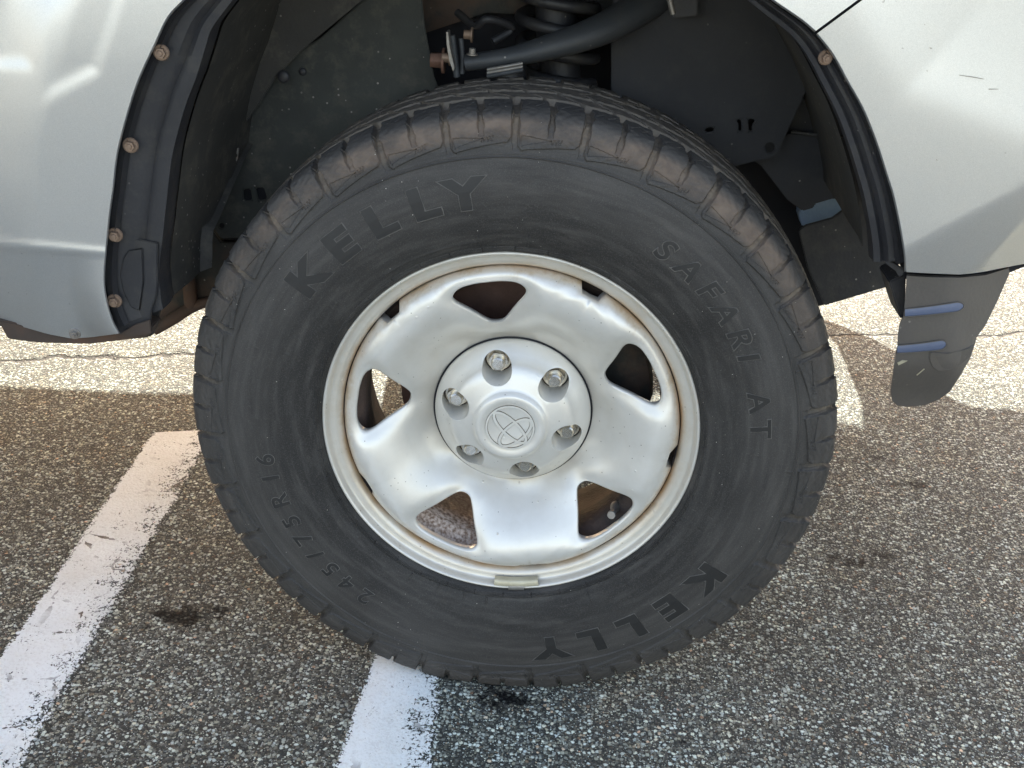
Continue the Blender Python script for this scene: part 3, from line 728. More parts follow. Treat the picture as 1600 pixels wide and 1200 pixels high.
Pw = []
for t_ in np.linspace(tg_-math.radians(7.4), tg_+math.radians(7.4), 16):
    Pw.append([(r*math.cos(t_), -a, r*math.sin(t_)) for a, r in ((-.006, .2125), (.0015, .2127), (.0030, .2135), (.0042, .2160), (.0044, .2195), (.0038, .2208), (.0020, .2212))])
Pw = np.array(Pw); Pw = np.concatenate([Pw[:1].mean(1, keepdims=True)*0+Pw[:1, 3:4]*[1, 1, 1]+np.zeros((1, 7, 3))*1, Pw, Pw[-1:, 3:4]+np.zeros((1, 7, 3))])
grid('balance_weight', Pw, 'weight', wheel, auto=50)
Pc = []
for t_ in np.linspace(tg_-math.radians(2.6), tg_+math.radians(2.6), 8):
    Pc.append([(r*math.cos(t_), -a, r*math.sin(t_)) for a, r in ((.0035, .2185), (.0052, .2215), (.0050, .2245), (.0034, .2268), (.000, .2275))])
grid('weight_clip', np.array(Pc), 'zinc', wheel, auto=50)

# ------------------------------------------------------------------ body panels
YB = -.05
edge_px = [(185, 521), (176, 504), (170, 487), (165, 467), (162, 446), (162, 420), (164, 395), (167, 362), (171, 325), (175, 298), (182, 240), (197, 180), (215, 125), (240, 70), (262, 25), (285, 0)]
E1 = [at(a, b, YB)[[0, 2]] for a, b in edge_px]
top = [np.array(p) for p in ((-.290, .895), (-.215, .938), (-.12, .968), (-.02, .974), (.08, .957), (.165, .922))]
edge_px2 = [(1210, 0), (1232, 15), (1255, 31), (1275, 48)]
E1 += top+[at(a, b, YB)[[0, 2]] for a, b in edge_px2]
edge_px3 = [(1275, 48), (1300, 80), (1325, 125), (1350, 170), (1372, 225), (1388, 275), (1396, 300), (1405, 340), (1412, 378), (1415, 400), (1416, 424)]
E3 = [at(a, b, YB)[[0, 2]] for a, b in edge_px3]
Ef = smooth_poly(E1, 260); Eb = smooth_poly(E3, 110)
seam = np.array(at(1340, 0, YB)[[0, 2]])-np.array(at(1275, 48, YB)[[0, 2]]); seam /= np.linalg.norm(seam)
def proj(p):
    q = CR @ (np.array(p, float)-CAM); return 800+FPX*q[0]/q[2], 600-FPX*q[1]/q[2]
def ybody(x, z, d):
    """body side: flare round the arch, tuck below the crease, nose curving away"""
    y = -.050
    y += .020*sst(d, .075, .150)                      # flare steps back to the door skin
    y -= .004*np.exp(-((d-.012)/.010)**2)*0
    y += np.where(z < .576, (.576-z)*.26, 0)*(x < 0)*sst(d, 0.0, .04)   # sill tuck
    y -= .0012*np.exp(-((z-.578)/.005)**2)*(x < 0)
    a_, b_ = proj((x, YB, z))
    if a_ < 260 and b_ < 260 and y < 9:      # shallow relief shaped to imitate reflections of the surroundings in the upper skin
        def ins(pts):
            m = 9e9
            for (x0, y0), (x1, y1) in zip(pts, pts[1:]+pts[:1]): m = min(m, ((x1-x0)*(b_-y0)-(y1-y0)*(a_-x0))/math.hypot(x1-x0, y1-y0))
            return m
        y += .0020*sst(np.array(ins([(104, -140), (232, -140), (150, 108), (72, 148)])), -13, 13)
        y += .0020*sst(np.array(ins([(-300, -140), (112, -140), (46, 100), (-300, 96)])), -13, 13)
    y += .010*sst(z, .78, 1.05)                       # shoulder rolls in towards the top
    return y
# fender
NVf = 120; vt = np.linspace(0, 1, NVf)**1.5
zlow_l = at(0, 508, YB)[2]
def fender_outer(i, n):
    e = Ef[i]; f = i/(n-1)
    x, z = e
    if f < .045: return None
    return None
# outer border: down-left corner -> left edge -> top -> seam end
bl = [np.array((-.455, .472))]
Lx, Ty = -1.02, 1.13
bord = [at(184, 521.5, YB)[[0, 2]], at(142, 527, YB)[[0, 2]], at(112, 529, YB)[[0, 2]], at(75, 522, YB)[[0, 2]], at(37, 511, YB)[[0, 2]], at(0, 505, YB)[[0, 2]], np.array((-.75, at(0, 505, YB)[2]+.006)), np.array((Lx, at(0, 505, YB)[2]+.012))]
bord += [np.array((Lx, z)) for z in np.linspace(.53, Ty, 10)]+[np.array((x, Ty)) for x in np.linspace(Lx+.05, .55, 24)]
send = Ef[-1]+seam*((Ty-Ef[-1][1])/seam[1])
bord = [b for b in bord if not (b[1] >= Ty-1e-6 and b[0] > send[0]-.02)]+[send]
bord = np.array(bord); bd = np.r_[0, np.cumsum(np.linalg.norm(np.diff(bord, axis=0), axis=1))]
n = len(Ef)
# border parameter per edge point: hold near start while edge is low, then spread
ctrl = np.array([(0, 0), (.06, .04), (.16, .20), (.34, .42), (.55, .62), (.75, .80), (1, 1)])
prm = np.interp(np.linspace(0, 1, n), ctrl[:, 0], ctrl[:, 1])
tb = prm*bd[-1]; Bf = np.stack([np.interp(tb, bd, bord[:, 0]), np.interp(tb, bd, bord[:, 1])], 1)
def panel(E, B, name, yfun, lipdir=.016):
    rows = []
    nn = len(E); cen_ = np.array([-.02, .60])
    tang = np.gradient(E, axis=0); tang /= np.linalg.norm(tang, axis=1)[:, None]
    nin = np.stack([tang[:, 1], -tang[:, 0]], 1)
    sg = np.sign(((cen_-E)*nin).sum(1)); nin = nin*sg[:, None]
    def y0(P, d): return np.array([yfun(p[0], p[1], dd) for p, dd in zip(P, d)])
    z0 = np.zeros(nn); ye = y0(E, z0)
    for off, dy in ((-.004, .020), (.0015, .0185), (.0020, .012), (.0018, .004), (.0012, .0015)):
        P = E+nin*off; rows.append(np.stack([P[:, 0], ye+dy, P[:, 1]], 1))
    for f in vt:
        P = E*(1-f)+B*f; d = np.linalg.norm(P-E, axis=1); rows.append(np.stack([P[:, 0], y0(P, d), P[:, 1]], 1))
    G = np.array(rows); k = np.clip((1.35-np.abs(G[..., 0]))/.4, 0, 1)*np.clip((1.0-G[..., 2])/.1, 0, 1)
    f = 1+k*((G[..., 1]-CAM[1])/(YB-CAM[1])-1); G[..., 0] = CAM[0]+(G[..., 0]-CAM[0])*f; G[..., 2] = CAM[2]+(G[..., 2]-CAM[2])*f
    return grid(name, G, 'paint', truck, auto=40)
panel(Ef, Bf, 'fender', ybody)
# bumper side, with a facet line running down and forward
xs_ = lambda px, py: at(px, py, YB)[[0, 2]]
c1, c2, c3 = xs_(1325, 0), xs_(1414, 143), xs_(1600, 215)
k1, k2, k3 = xs_(1425, 388), xs_(1500, 350), xs_(1600, 296)
def seg_side(p, a, b): return ((b[0]-a[0])*(p[1]-a[1])-(b[1]-a[1])*(p[0]-a[0]))/np.hypot(*(b-a))
q1, q2 = xs_(1525, 424), xs_(1600, 345)
def ybump(x, z, d):
    p = np.array((x, z)); y = -.050
    up = min(max(seg_side(p, c2, c3), -1), max(-seg_side(p, c1, c2) if False else seg_side(p, c2, c1)*-1, -1))
    s1 = -seg_side(p, c1, c2)*-1; s2 = seg_side(p, c2, c3)
    m = min(s1, s2); m = .5*(m+math.sqrt(m*m+.016**2)); y -= .26*max(0, m)*math.exp(-max(0, m)/.20)*-.52
    b1 = -seg_side(p, k1, k3); b1 = .5*(b1+math.sqrt(b1*b1+.008**2)); y += .42*max(0, b1-.002)
    y += .9*max(0, -seg_side(p, q1, q2))
    y += max(0, x-.60)**2*1.7
    return y
bb = [xs_(1416.5, 425), xs_(1450, 427), xs_(1500, 429), xs_(1530, 426), xs_(1600, 412), np.array((.62, .672)), np.array((.78, .700)), np.array((.90, .715)), np.array((.97, .73))]
brd = [np.array((.97, z)) for z in np.linspace(1.08, .78, 8)]
Sx = Eb[0]+seam*((1.10-Eb[0][1])/seam[1])
full_b = np.array([Sx, (.55, 1.10) if Sx[0] < .52 else (Sx[0]+.03, 1.10), (.70, 1.10), (.85, 1.10), (.97, 1.10)]+brd+bb[::-1])
bd2 = np.r_[0, np.cumsum(np.linalg.norm(np.diff(full_b, axis=0), axis=1))]; nb_ = len(Eb)
pr2 = np.interp(np.linspace(0, 1, nb_), [0, .3, .6, .85, 1], [0, .30, .60, .84, 1]); tb2 = pr2*bd2[-1]
Bb = np.stack([np.interp(tb2, bd2, full_b[:, 0]), np.interp(tb2, bd2, full_b[:, 1])], 1)
Eb_ = Eb.copy(); off_ = np.array([seam[1], -seam[0]])*.0028
fade = np.linspace(1, 0, nb_)[:, None]**3
panel(Eb_+off_*fade, Bb+off_*fade, 'bumper', ybump)
def onb(a, b):
    q = at(a, b, YB); return ybump(q[0], q[2], .1)-.0007
for pts in ([(1499, 117), (1520, 119.5), (1537, 123), (1537, 124), (1519, 121), (1499, 118)], [(1545, 138.6), (1560, 138.8), (1560, 139.8), (1545, 140.2)], [(1452, 74), (1456, 75), (1455, 76.5)], [(1462, 250), (1464, 249), (1465, 251)]):
    pxslab('paint_chip', pts, 0, .0003, 'zinc', truck, bev=0, yf=onb)
# dark return behind the seam between fender and bumper
sm = [Ef[-1]-off_*.8, send-off_*.8, send+off_*2, Ef[-1]+off_*2]
slab('panel_gap', [Vector((p[0], YB+.012, p[1])) for p in sm], .004, 'black', truck, bev=0)

# black edging strip behind the arch lip and the liner flange
def offs(E, k):
    t_ = np.gradient(E, axis=0); t_ /= np.linalg.norm(t_, axis=1)[:, None]; nn = np.stack([t_[:, 1], -t_[:, 0]], 1)
    sg = np.sign(((np.array([-.02, .60])-E)*nn).sum(1)); return E+nn*sg[:, None]*k
Eall = smooth_poly(list(E1)+E3[1:], 240)
Eall[:, 0] = np.convolve(np.pad(Eall[:, 0], 3, 'edge'), np.ones(7)/7, 'valid'); Eall[:, 1] = np.convolve(np.pad(Eall[:, 1], 3, 'edge'), np.ones(7)/7, 'valid')
u_ = np.linspace(0, 1, 240)
def strip(defs, name, mat, lo=0, hi=240):
    rows = []
    for k, y in defs:
        k = np.array([k(f) if callable(k) else k for f in u_]); P = np.stack([offs(Eall, 0)[:, 0], offs(Eall, 0)[:, 1]], 1)
        t_ = np.gradient(Eall, axis=0); t_ /= np.linalg.norm(t_, axis=1)[:, None]; nn = np.stack([t_[:, 1], -t_[:, 0]], 1)
        sg = np.sign(((np.array([-.02, .60])-Eall)*nn).sum(1)); P = Eall+nn*sg[:, None]*k[:, None]
        yy = np.array([y(f) if callable(y) else y for f in u_]); rows.append(np.stack([P[:, 0], yy, P[:, 1]], 1)[lo:hi])
    return grid(name, np.array(rows), mat, truck, auto=40)
strip([(-.006, -.030), (.0024, -.0325), (.0036, -.037), (.0046, -.0325), (.006, -.029)], 'arch_seal', 'liner')
# flange wide on the left leg and narrow over the top
fw = lambda f: np.interp(f, [0, .05, .15, .3, .42, .6, .85, 1], [.046, .050, .050, .044, .022, .012, .022, .026])
strip([(-.008, -.026), (lambda f: fw(f)*.45, -.024), (lambda f: fw(f)*.62, -.017), (lambda f: fw(f)*.75, -.020), (lambda f: fw(f)*1.0, -.018), (lambda f: fw(f)*1.04, .000),
       (lambda f: fw(f)*1.0-.004, .030)], 'liner_flange', 'liner')
# deep part of the liner, wrapping in over the tyre
dp = lambda k: (lambda f: fw(f)+k*np.interp(f, [0, .3, .5, .7, 1], [1, .5, .1, .0, -.3]))
yc = lambda y: (lambda f: min(y, float(np.interp(f, [0, .10, .17, .26], [.10, .12, .24, .5]))+y*.01))
strip([(dp(-.004), yc(.030)), (dp(.004), yc(.07)), (dp(.004), yc(.12)), (dp(.010), yc(.20)), (dp(.012), yc(.28)), (dp(.02), yc(.36)), (dp(.02), yc(.50))], 'fender_liner', 'dusty', lo=0)

# screws along the flange
def screw(px, py, Y, r=.0056, mat='bolt'):
    bm = bmesh.new()
    bmesh.ops.create_cone(bm, cap_ends=True, segments=28, radius1=r*1.5, radius2=r*1.35, depth=.0016, matrix=Matrix.Translation((0, 0, .0008)))
    r1 = bmesh.ops.create_cone(bm, cap_ends=True, segments=6, radius1=r, radius2=r*.95, depth=.0050, matrix=Matrix.Translation((0, 0, .004)))
    r2 = bmesh.ops.create_cone(bm, cap_ends=True, segments=16, radius1=r*.55, radius2=r*.45, depth=.0016, matrix=Matrix.Translation((0, 0, .0072)))
    bmesh.ops.rotate(bm, cent=(0, 0, 0), matrix=Matrix.Rotation(PI/2, 3, 'X') @ Matrix.Rotation(px*.7, 3, 'Z'), verts=bm.verts)
    p = at(px, py, Y); o = frombm('flange_bolt', bm, mat, truck, auto=30); o.location = p; o.rotation_euler = (0, 0, .12); return o
for a, b in ((252, 82), (204, 227), (180, 367), (179, 470)): screw(a, b, -.0345)
screw(1290, 90, -.0345, .0050)

pxslab('flange_foot', [(158, 380), (158, 470), (164, 490), (176, 515), (186, 523), (208, 523), (234, 519), (236, 486), (244, 462), (246, 440), (246, 380), (205, 372)], -.024, .004, 'liner', truck, bev=.001)
pxslab('flange_pocket', [(192, 405), (200, 392), (222, 388), (224, 440), (218, 486), (204, 480), (192, 455), (187, 430)], -.0265, .002, 'liner', truck, bev=.0012)
pxslab('flange_tab', [(188, 521), (212, 507), (234, 500), (236, 522), (200, 527)], -.030, .003, 'rusty', truck, bev=.0008)
screw(117, 521, -.0560, .0045, 'zinc')
# --- underside behind the left leg of the arch
pxslab('sill_flange', [(-140, 497), (0, 509), (12, 530), (60, 536), (140, 538), (232, 527), (238, 510), (200, 505), (190, 517), (142, 523), (112, 525), (75, 518), (37, 507), (0, 501), (-140, 488)], .0, .03, 'rusty', truck, yf=lambda a, b: -.018)
pxslab('wing_plate', [(232, 528), (198, 531), (186, 522), (200, 500), (222, 492), (238, 470), (248, 300), (262, 300), (256, 470), (240, 520)], .02, .004, 'liner', truck)
pxslab('rear_bracket', [(232, 528), (262, 506), (291, 490), (303, 483), (330, 474), (345, 470), (400, 470), (400, 380), (345, 378), (325, 352), (318, 298), (300, 302), (262, 322), (240, 360), (236, 520)], .285, .012, 'frame', truck)
tube('rusty_seam', [at(256, 336, .275), at(284, 345, .272), at(293, 385, .271), at(294, 430, .271), at(299, 478, .273)], [.006, .009, .010, .009, .010], 'rusty', truck, squash=1)
tube('lower_seam', [at(240, 516, .25), at(270, 498, .26), at(300, 480, .272), at(345, 466, .275)], [.008, .009, .008, .006], 'rusty', truck)
tube('body_pipe', [at(225, 340, .24), at(285, 306, .26), at(335, 288, .265), at(385, 268, .285)], [.009, .010, .009, .008], 'rusty', truck)
pxslab('rust_flake', [(318, 288), (346, 274), (358, 275), (352, 282), (330, 292)], .25, .003, 'rusty', truck)
tri = pxslab('tab_bracket', [(348, 236), (362, 232), (373, 232), (371, 248), (360, 268), (354, 252)], .22, .003, 'zinc', truck, bev=.0004, holes=[circ(365.5, 243, 5.5, 12, 4)])
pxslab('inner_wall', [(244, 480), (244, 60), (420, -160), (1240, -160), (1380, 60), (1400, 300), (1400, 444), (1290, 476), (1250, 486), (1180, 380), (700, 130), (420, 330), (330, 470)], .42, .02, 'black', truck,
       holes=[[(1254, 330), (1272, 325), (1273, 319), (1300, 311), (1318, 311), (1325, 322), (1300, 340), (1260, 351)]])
# left apron
pxslab('splash_apron', [(330, 352), (345, 373), (372, 372), (420, 340), (560, 250), (700, 190), (690, 150), (678, 120), (663, 40), (655, -40), (600, -60), (578, -10), (500, 60), (452, 88), (420, 130), (392, 172), (372, 240), (358, 268), (345, 320)], .27, .004, 'apron', truck,
       holes=[circ(346, 353, 4.2), [(380, 296), (391, 295), (394, 313), (381, 314)], [(399, 294), (412, 293), (417, 311), (404, 314)]])
pxslab('cutout_black_sheet', [(372, 285), (430, 280), (430, 330), (372, 330)], .279, .003, 'black', truck)  # black sheet paints the shade inside the apron cutouts
pxslab('upper_apron', [(350, 236), (398, 172), (430, 122), (470, 80), (590, -20), (600, -80), (420, -80), (300, 60), (262, 200), (258, 292), (300, 262)], .245, .004, 'dusty', truck)
pxslab('dark_gap_plate', [(285, 262), (325, 236), (352, 236), (362, 274), (318, 284), (290, 290)], .265, .003, 'black', truck)
for a, b, r in ((443, 120, .008), (473, 112, .005)):
    bm = bmesh.new(); bmesh.ops.create_uvsphere(bm, u_segments=20, v_segments=12, radius=r); bmesh.ops.scale(bm, vec=(1, .5, 1), verts=bm.verts)
    o = frombm('push_rivet', bm, 'liner', truck); o.location = at(a, b, .240 if a < 460 else .268)
# right apron
pxslab('splash_apron', [(955, 50), (955, 160), (1000, 220), (1150, 260), (1190, 250), (1203, 248), (1216, 240), (1222, 225), (1274, 112), (1240, 40), (1190, -30), (960, -40)], .27, .004, 'apron2', truck,
       holes=[circ(1203, 231, 8.0, 16), [(1150, 188), (1158, 186), (1159, 205), (1154, 206), (1154, 194)], [(1169, 186), (1174, 186), (1181, 187), (1175, 196), (1175, 206), (1170, 206)], [(1100, 203), (1108, 199), (1116, 199), (1115, 206), (1102, 207)]])
pxslab('liner_panel', [(1150, 232), (1238, 208), (1318, 214), (1334, 240), (1352, 300), (1356, 318), (1318, 311), (1300, 311), (1273, 319), (1272, 325), (1254, 330), (1230, 312), (1190, 260)], .30, .006, 'apron2', truck)
tube('liner_bead', [at(1236, 206, .295), at(1275, 211, .293), at(1318, 213, .29)], .0022, 'dusty', truck)
pxslab('rear_liner', [(1218, 112), (1280, 108), (1320, 150), (1370, 300), (1392, 430), (1395, 446), (1288, 478), (1262, 420), (1248, 360), (1260, 352), (1300, 341), (1326, 322), (1340, 300), (1318, 213), (1234, 208)], .33, .006, 'liner', truck)
pxslab('corner_tab', [(1382, 408), (1388, 407), (1412, 420), (1412, 430), (1404, 432), (1400, 424), (1384, 412)], -.022, .004, 'liner', truck, bev=.0006)
pxslab('inner_spat', [(1389, 440), (1416, 428), (1414, 494), (1408, 500), (1398, 470)], -.005, .05, 'liner', truck)

pxslab('sunlit_gap_panel', [(1248, 335), (1254, 355), (1262, 353), (1300, 341), (1330, 328), (1332, 300), (1262, 300)], .385, .03, 'sunlit_blue', truck, bev=.002)  # added panel, coloured as the sunlit pavement showing through the hole
# --- suspension seen over the tyre
tube('upper_control_arm', [at(728, 98, .20), at(790, 90, .20), at(860, 73, .21), at(930, 50, .23), at(985, 22, .26), at(1040, -15, .30), at(1080, -60, .33)], [.013, .015, .020, .024, .025, .026, .026], 'arm', truck, squash=.75, n=24)
pxslab('arm_bracket', [(697, 50), (700, 50), (703, 75), (710, 105), (708, 112), (702, 95), (698, 70)], .18, .02, 'zinc', truck, bev=.0005)
tube('bracket_plate', [at(706, 55, .20), at(710, 85, .20), at(714, 120, .20)], .004, 'arm', truck)
tube('bracket_plate', [at(720, 60, .20), at(723, 90, .20), at(722, 115, .20)], .003, 'arm', truck)
def bolt(px, py, Y, r, name='suspension_bolt', mat='zinc', axis='X'):
    bm = bmesh.new(); bmesh.ops.create_cone(bm, cap_ends=True, segments=6, radius1=r, radius2=r*.93, depth=r*1.6); bmesh.ops.bevel(bm, geom=bm.edges[:], offset=r*.08, segments=1, affect='EDGES')
    bmesh.ops.create_cone(bm, cap_ends=True, segments=20, radius1=r*1.5, radius2=r*1.5, depth=r*.3, matrix=Matrix.Translation((0, 0, -r*.8)))
    bmesh.ops.rotate(bm, cent=(0, 0, 0), matrix=Matrix.Rotation(-PI/2, 3, 'Y') if axis == 'X' else Matrix.Rotation(0, 3, 'Z'), verts=bm.verts)
    o = frombm(name, bm, mat, truck, auto=30); o.location = at(px, py, Y); return o
bolt(697, 90, .19, .0062, mat='bolt'); bolt(683, 94, .20, .010, mat='rotor'); bolt(738, 80, .185, .0045, mat='zinc', axis='Z'); bolt(731, 54, .20, .006, mat='bolt')
for k, (y0, y1) in enumerate(((105, 99), (110, 104), (115, 109))):
    tube('ball_joint_ring', [at(762, y0+4, .175), at(790, (y0+y1)/2+2, .168), at(816, y1, .175)], .0022 if k < 2 else .003, 'zinc' if k < 2 else 'arm', truck)
tube('ball_joint', [at(790, 100, .20), at(792, 122, .20), at(794, 150, .20)], [.022, .024, .020], 'liner', truck)
tube('damper_tube', [at(868, -30, .30), at(870, 60, .30), at(878, 140, .30)], .026, 'liner', truck)
co = []
for k in range(60):
    t_ = k*.42; c = at(872, -30+k*2.6, .31); co.append(c+np.array([.048*math.cos(t_), .048*math.sin(t_), 0]))
tube('coil_spring', co, .0075, 'liner', truck, count=300, n=10)
tube('brake_hose', [at(715, 20, .30), at(745, 40, .27), at(760, 30, .26), at(800, 45, .28), at(770, 65, .27)], .005, 'liner', truck)
tube('frame_bracket', [at(1040, -30, .20), at(1049, 10, .20), at(1052, 22, .20)], .0035, 'zinc', truck)
pxslab('chassis_rail', [(560, -60), (960, -60), (960, 30), (760, 20), (640, 60), (600, 40)], .39, .03, 'frame', truck)
pxslab('shock_tower', [(1050, -60), (1090, -60), (1090, 25), (1050, 28)], .245, .02, 'liner', truck)

# --- air deflector hanging under the bumper
spx = [(1416.5, 431), (1450, 433), (1500, 434), (1540, 430), (1576, 419), (1577, 428), (1560, 467), (1540, 508), (1526, 527), (1524, 536), (1516, 560), (1500, 588), (1484, 612), (1466, 625), (1446, 633), (1420, 636), (1402, 634), (1394, 627), (1391, 612), (1394, 590), (1399, 555), (1400, 548), (1402, 541), (1403, 520), (1406, 504), (1411, 497), (1413, 480), (1414.5, 460)]
def yspat(a, b): return -.030+.045*sst(np.array(float(a)), 1480, 1590)+.020*sst(np.array(float(b)), 560, 640)
P0 = [(a, b) for a, b in spx]
# dense grid surface inside the outline
bm = bmesh.new(); vs = [bm.verts.new(at(a, b, float(yspat(a, b)))) for a, b in P0]; bm.faces.new(vs)
for xx in np.arange(.38, .56, .008): bmesh.ops.bisect_plane(bm, geom=bm.verts[:]+bm.edges[:]+bm.faces[:], plane_co=(xx, 0, 0), plane_no=(1, 0, 0))
for zz in np.arange(.46, .66, .008): bmesh.ops.bisect_plane(bm, geom=bm.verts[:]+bm.edges[:]+bm.faces[:], plane_co=(0, 0, zz), plane_no=(0, 0, 1))
def proj(p):
    q = CR @ (np.array(p)-CAM); return 800+FPX*q[0]/q[2], 600-FPX*q[1]/q[2]
for v in bm.verts:
    a, b = proj(v.co); v.co = Vector(at(a, b, float(yspat(a, b))))
r = bmesh.ops.extrude_face_region(bm, geom=bm.faces[:]); bmesh.ops.translate(bm, verts=[g for g in r['geom'] if isinstance(g, bmesh.types.BMVert)], vec=(0.002, .006, 0))
frombm('air_deflector', bm, 'spat', truck, auto=40)
for cx0, cy0, cx1, cy1, wd in ((1414, 489, 1502, 478, 7.4), (1402, 546, 1475, 538, 7.4)):
    fs = np.r_[np.linspace(0, .86, 8), .90, .94, .97, .99, 1.0]; up_, dn_ = [], []
    for f in fs:
        a, b = cx0+(cx1+4-cx0)*f, cy0+(cy1-cy0)*f+4*(f*(1-f)); h_ = wd*(.82+.2*f)*math.sqrt(max(0, 1-max(0, (f-.86)/.14)**2))
        up_.append((a, b-h_)); dn_.append((a, b+h_))
    pts = up_+dn_[:-1][::-1]
    sg_ = np.array([[at(a0*(1-q)+a1*q, b0*(1-q)+b1*q, float(yspat(a0, b0))-.0012-.0008*math.sin(PI*q)) for q in (0, .25, .5, .75, 1)] for (a0, b0), (a1, b1) in zip(up_, dn_)])
    grid('deflector_slot', sg_, 'slot', truck)
    tube('slot_rim', [at(a, b, float(yspat(a, b))-.0020) for a, b in dn_], .0007, 'spat', truck, n=8)
    tube('slot_rim', [at(a, b, float(yspat(a, b))-.0020) for a, b in up_], .0005, 'spat', truck, n=8)
lob = [(1453, 550), (1452, 562), (1457, 574), (1466, 580), (1482, 579), (1500, 571), (1516, 558), (1523, 538), (1510, 545), (1480, 552)]
pxslab('gap_black_strip', [(1408, 412), (1600, 398), (1640, 396), (1640, 406), (1600, 417), (1577, 426), (1540, 436), (1500, 440), (1450, 439), (1414, 436)], 0, .01, 'black', truck, bev=0, yf=lambda a, b: float(yspat(a, b))+.016)  # black strip added to darken the bright gap above the deflector
pxslab('scuff_mark', [(1402, 567), (1410, 563), (1418, 564), (1410, 568), (1404, 571)], 0, .001, 'weight', truck, bev=0, yf=lambda a, b: float(yspat(a, b))-.0008)
pxslab('scuff_mark', [(1432, 586), (1444, 576), (1445, 577), (1433, 587)], 0, .001, 'weight', truck, bev=0, yf=lambda a, b: float(yspat(a, b))-.0008)
pxslab('deflector_lobe', lob, 0, .002, 'spat', truck, bev=.0008, yf=lambda a, b: float(yspat(a, b))-.0015)

# ------------------------------------------------------------------ rest of the truck, outside the frame
def prism(name, prof, y0, y1, mat, bev=.02):
    bm = bmesh.new(); v = [bm.verts.new((x, y0, z)) for x, z in prof]; bm.faces.new(v)
    r = bmesh.ops.extrude_face_region(bm, geom=bm.faces[:]); bmesh.ops.translate(bm, verts=[g for g in r['geom'] if isinstance(g, bmesh.types.BMVert)], vec=(0, y1-y0, 0))
    bmesh.ops.recalc_face_normals(bm, faces=bm.faces)
    if bev: bmesh.ops.bevel(bm, geom=bm.edges[:], offset=bev, segments=3, affect='EDGES', clamp_overlap=True)
    return frombm(name, bm, mat, truck)
FY = 1.80
prism('bonnet', [(-1.0, 1.134), (.86, 1.134), (.80, 1.17), (-.55, 1.24), (-1.0, 1.26)], -.015, FY-.02, 'paint')
prism('cab', [(-1.02, 1.10), (-1.02, 1.26), (-1.6, 1.82), (-2.9, 1.82), (-3.15, 1.25), (-3.15, 1.10)], .04, FY-.08, 'paint', .03)
prism('side_window', [(-1.25, 1.30), (-1.68, 1.72), (-2.80, 1.72), (-2.98, 1.30)], .034, .05, 'glass', .004)
prism('cargo_bed', [(-3.17, .50), (-3.17, 1.24), (-5.0, 1.24), (-5.0, .55), (-4.45, .55), (-4.35, .85), (-3.72, .85), (-3.60, .50)], -.02, FY, 'paint', .02)
prism('door', [(-1.027, .51), (-1.027, 1.13), (-2.08, 1.13), (-2.08, .505)], -.022, .03, 'paint', .008)
prism('door', [(-2.088, .505), (-2.088, 1.13), (-3.16, 1.13), (-3.16, .50)], -.022, .03, 'paint', .008)
prism('windscreen', [(-1.05, 1.275), (-1.575, 1.79), (-1.59, 1.78), (-1.07, 1.262)], .12, FY-.16, 'glass', .002)
# front end
prism('grille_panel', [(.93, .72), (.975, .80), (.975, 1.08), (.88, 1.13), (.80, 1.13), (.80, .72)], .25, FY-.25, 'liner', .02)
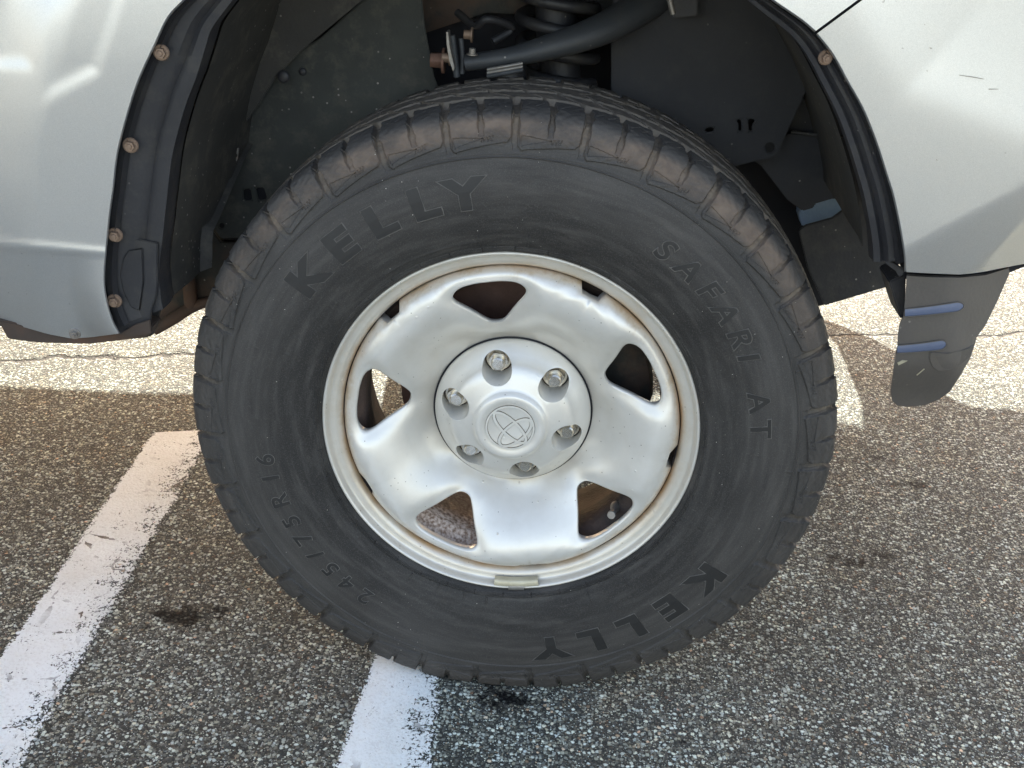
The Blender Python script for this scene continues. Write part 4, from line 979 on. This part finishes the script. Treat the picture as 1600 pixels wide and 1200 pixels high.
# far side of the body; sill and unseen deflector shaped to cast the shadow
farp = [(-5.0, .56), (-3.2, .56), (-1.5, .500), (-.90, .480), (-.62, .462), (-.47, .46), (-.44, .60), (-.36, .80), (-.22, .92), (0, .965), (.20, .92), (.33, .80), (.42, .62), (.44, .43)]
far_y = FY
def sun_xz(gx, gy):   # ground point -> point on the far side plane that shades it
    k = (far_y-gy); return (gx-SK*k, TS*k)
fr = [sun_xz(*p) for p in ((.69, .93), (.69, 1.10), (.692, 1.24), (.675, 1.38), (.70, 1.375), (.79, 1.28), (.835, 1.20), (.862, 1.08), (.885, .99), (.92, .956), (1.03, .962), (1.25, 1.02))]  # made-up hanging outline, traced back along the sun from the wanted shadow
farp = farp[:-1]+[(fr[0][0]-.03, .42)]+[(fr[0][0]-.005, fr[0][1])]+fr[1:]+[(1.0, .60), (.97, 1.12), (-5.0, 1.12)]
bm = bmesh.new(); v = [bm.verts.new((x, far_y, z)) for x, z in farp]; f_ = bm.faces.new(v)
r = bmesh.ops.extrude_face_region(bm, geom=[f_]); bmesh.ops.translate(bm, verts=[g for g in r['geom'] if isinstance(g, bmesh.types.BMVert)], vec=(0, -.03, 0))
frombm('far_side_panel', bm, 'paint', truck)
prism('far_sun_blocker', [(.18, .396), (.60, .396), (.60, 1.1), (.18, 1.1)], FY-.09, FY-.07, 'liner', 0)  # unseen panel added to keep stray sun off the near ground
prism('far_sun_blocker', [(-.60, .462), (-.18, .462), (-.18, 1.1), (-.60, 1.1)], FY-.09, FY-.07, 'liner', 0)  # same added sun block, behind the far wheel
# floor and chassis
prism('underbody', [(-4.9, .62), (-.44, .56), (-.44, .66), (-4.9, .72)], .03, FY-.04, 'frame', .01)
prism('engine_bay_floor', [(-.44, .62), (.60, .66), (.60, .72), (-.44, .72)], .46, FY-.3, 'frame', .01)
prism('inner_bulkhead', [(.60, .70), (.80, .74), (.80, 1.10), (.60, 1.10)], .02, FY-.04, 'liner', .01)
for yy in (.44, 1.26): prism('chassis_beam', [(-4.8, .48), (.55, .52), (.78, .60), (.78, .70), (.5, .63), (-4.8, .60)], yy, yy+.08, 'frame', .01)
prism('bumper_beam', [(.80, .62), (.93, .64), (.93, .74), (.80, .74)], .10, FY-.1, 'liner', .02)
# other wheels: copies of tyre, rim and disc
for (x, y, flip) in ((0, FY-.05, 1), (-3.25 if False else -4.04, 0, 0), (-4.04, FY-.05, 1)):
    rw = bpy.data.objects.new('road_wheel', None); S.collection.objects.link(rw); rw.parent = truck; rw.location = (x, y, WC+.004)
    if flip: rw.rotation_euler = (0, 0, PI)
    for src in (tyre, rim, disc, cap):
        c = src.copy(); S.collection.objects.link(c); c.parent = rw
    if flip or x: pass
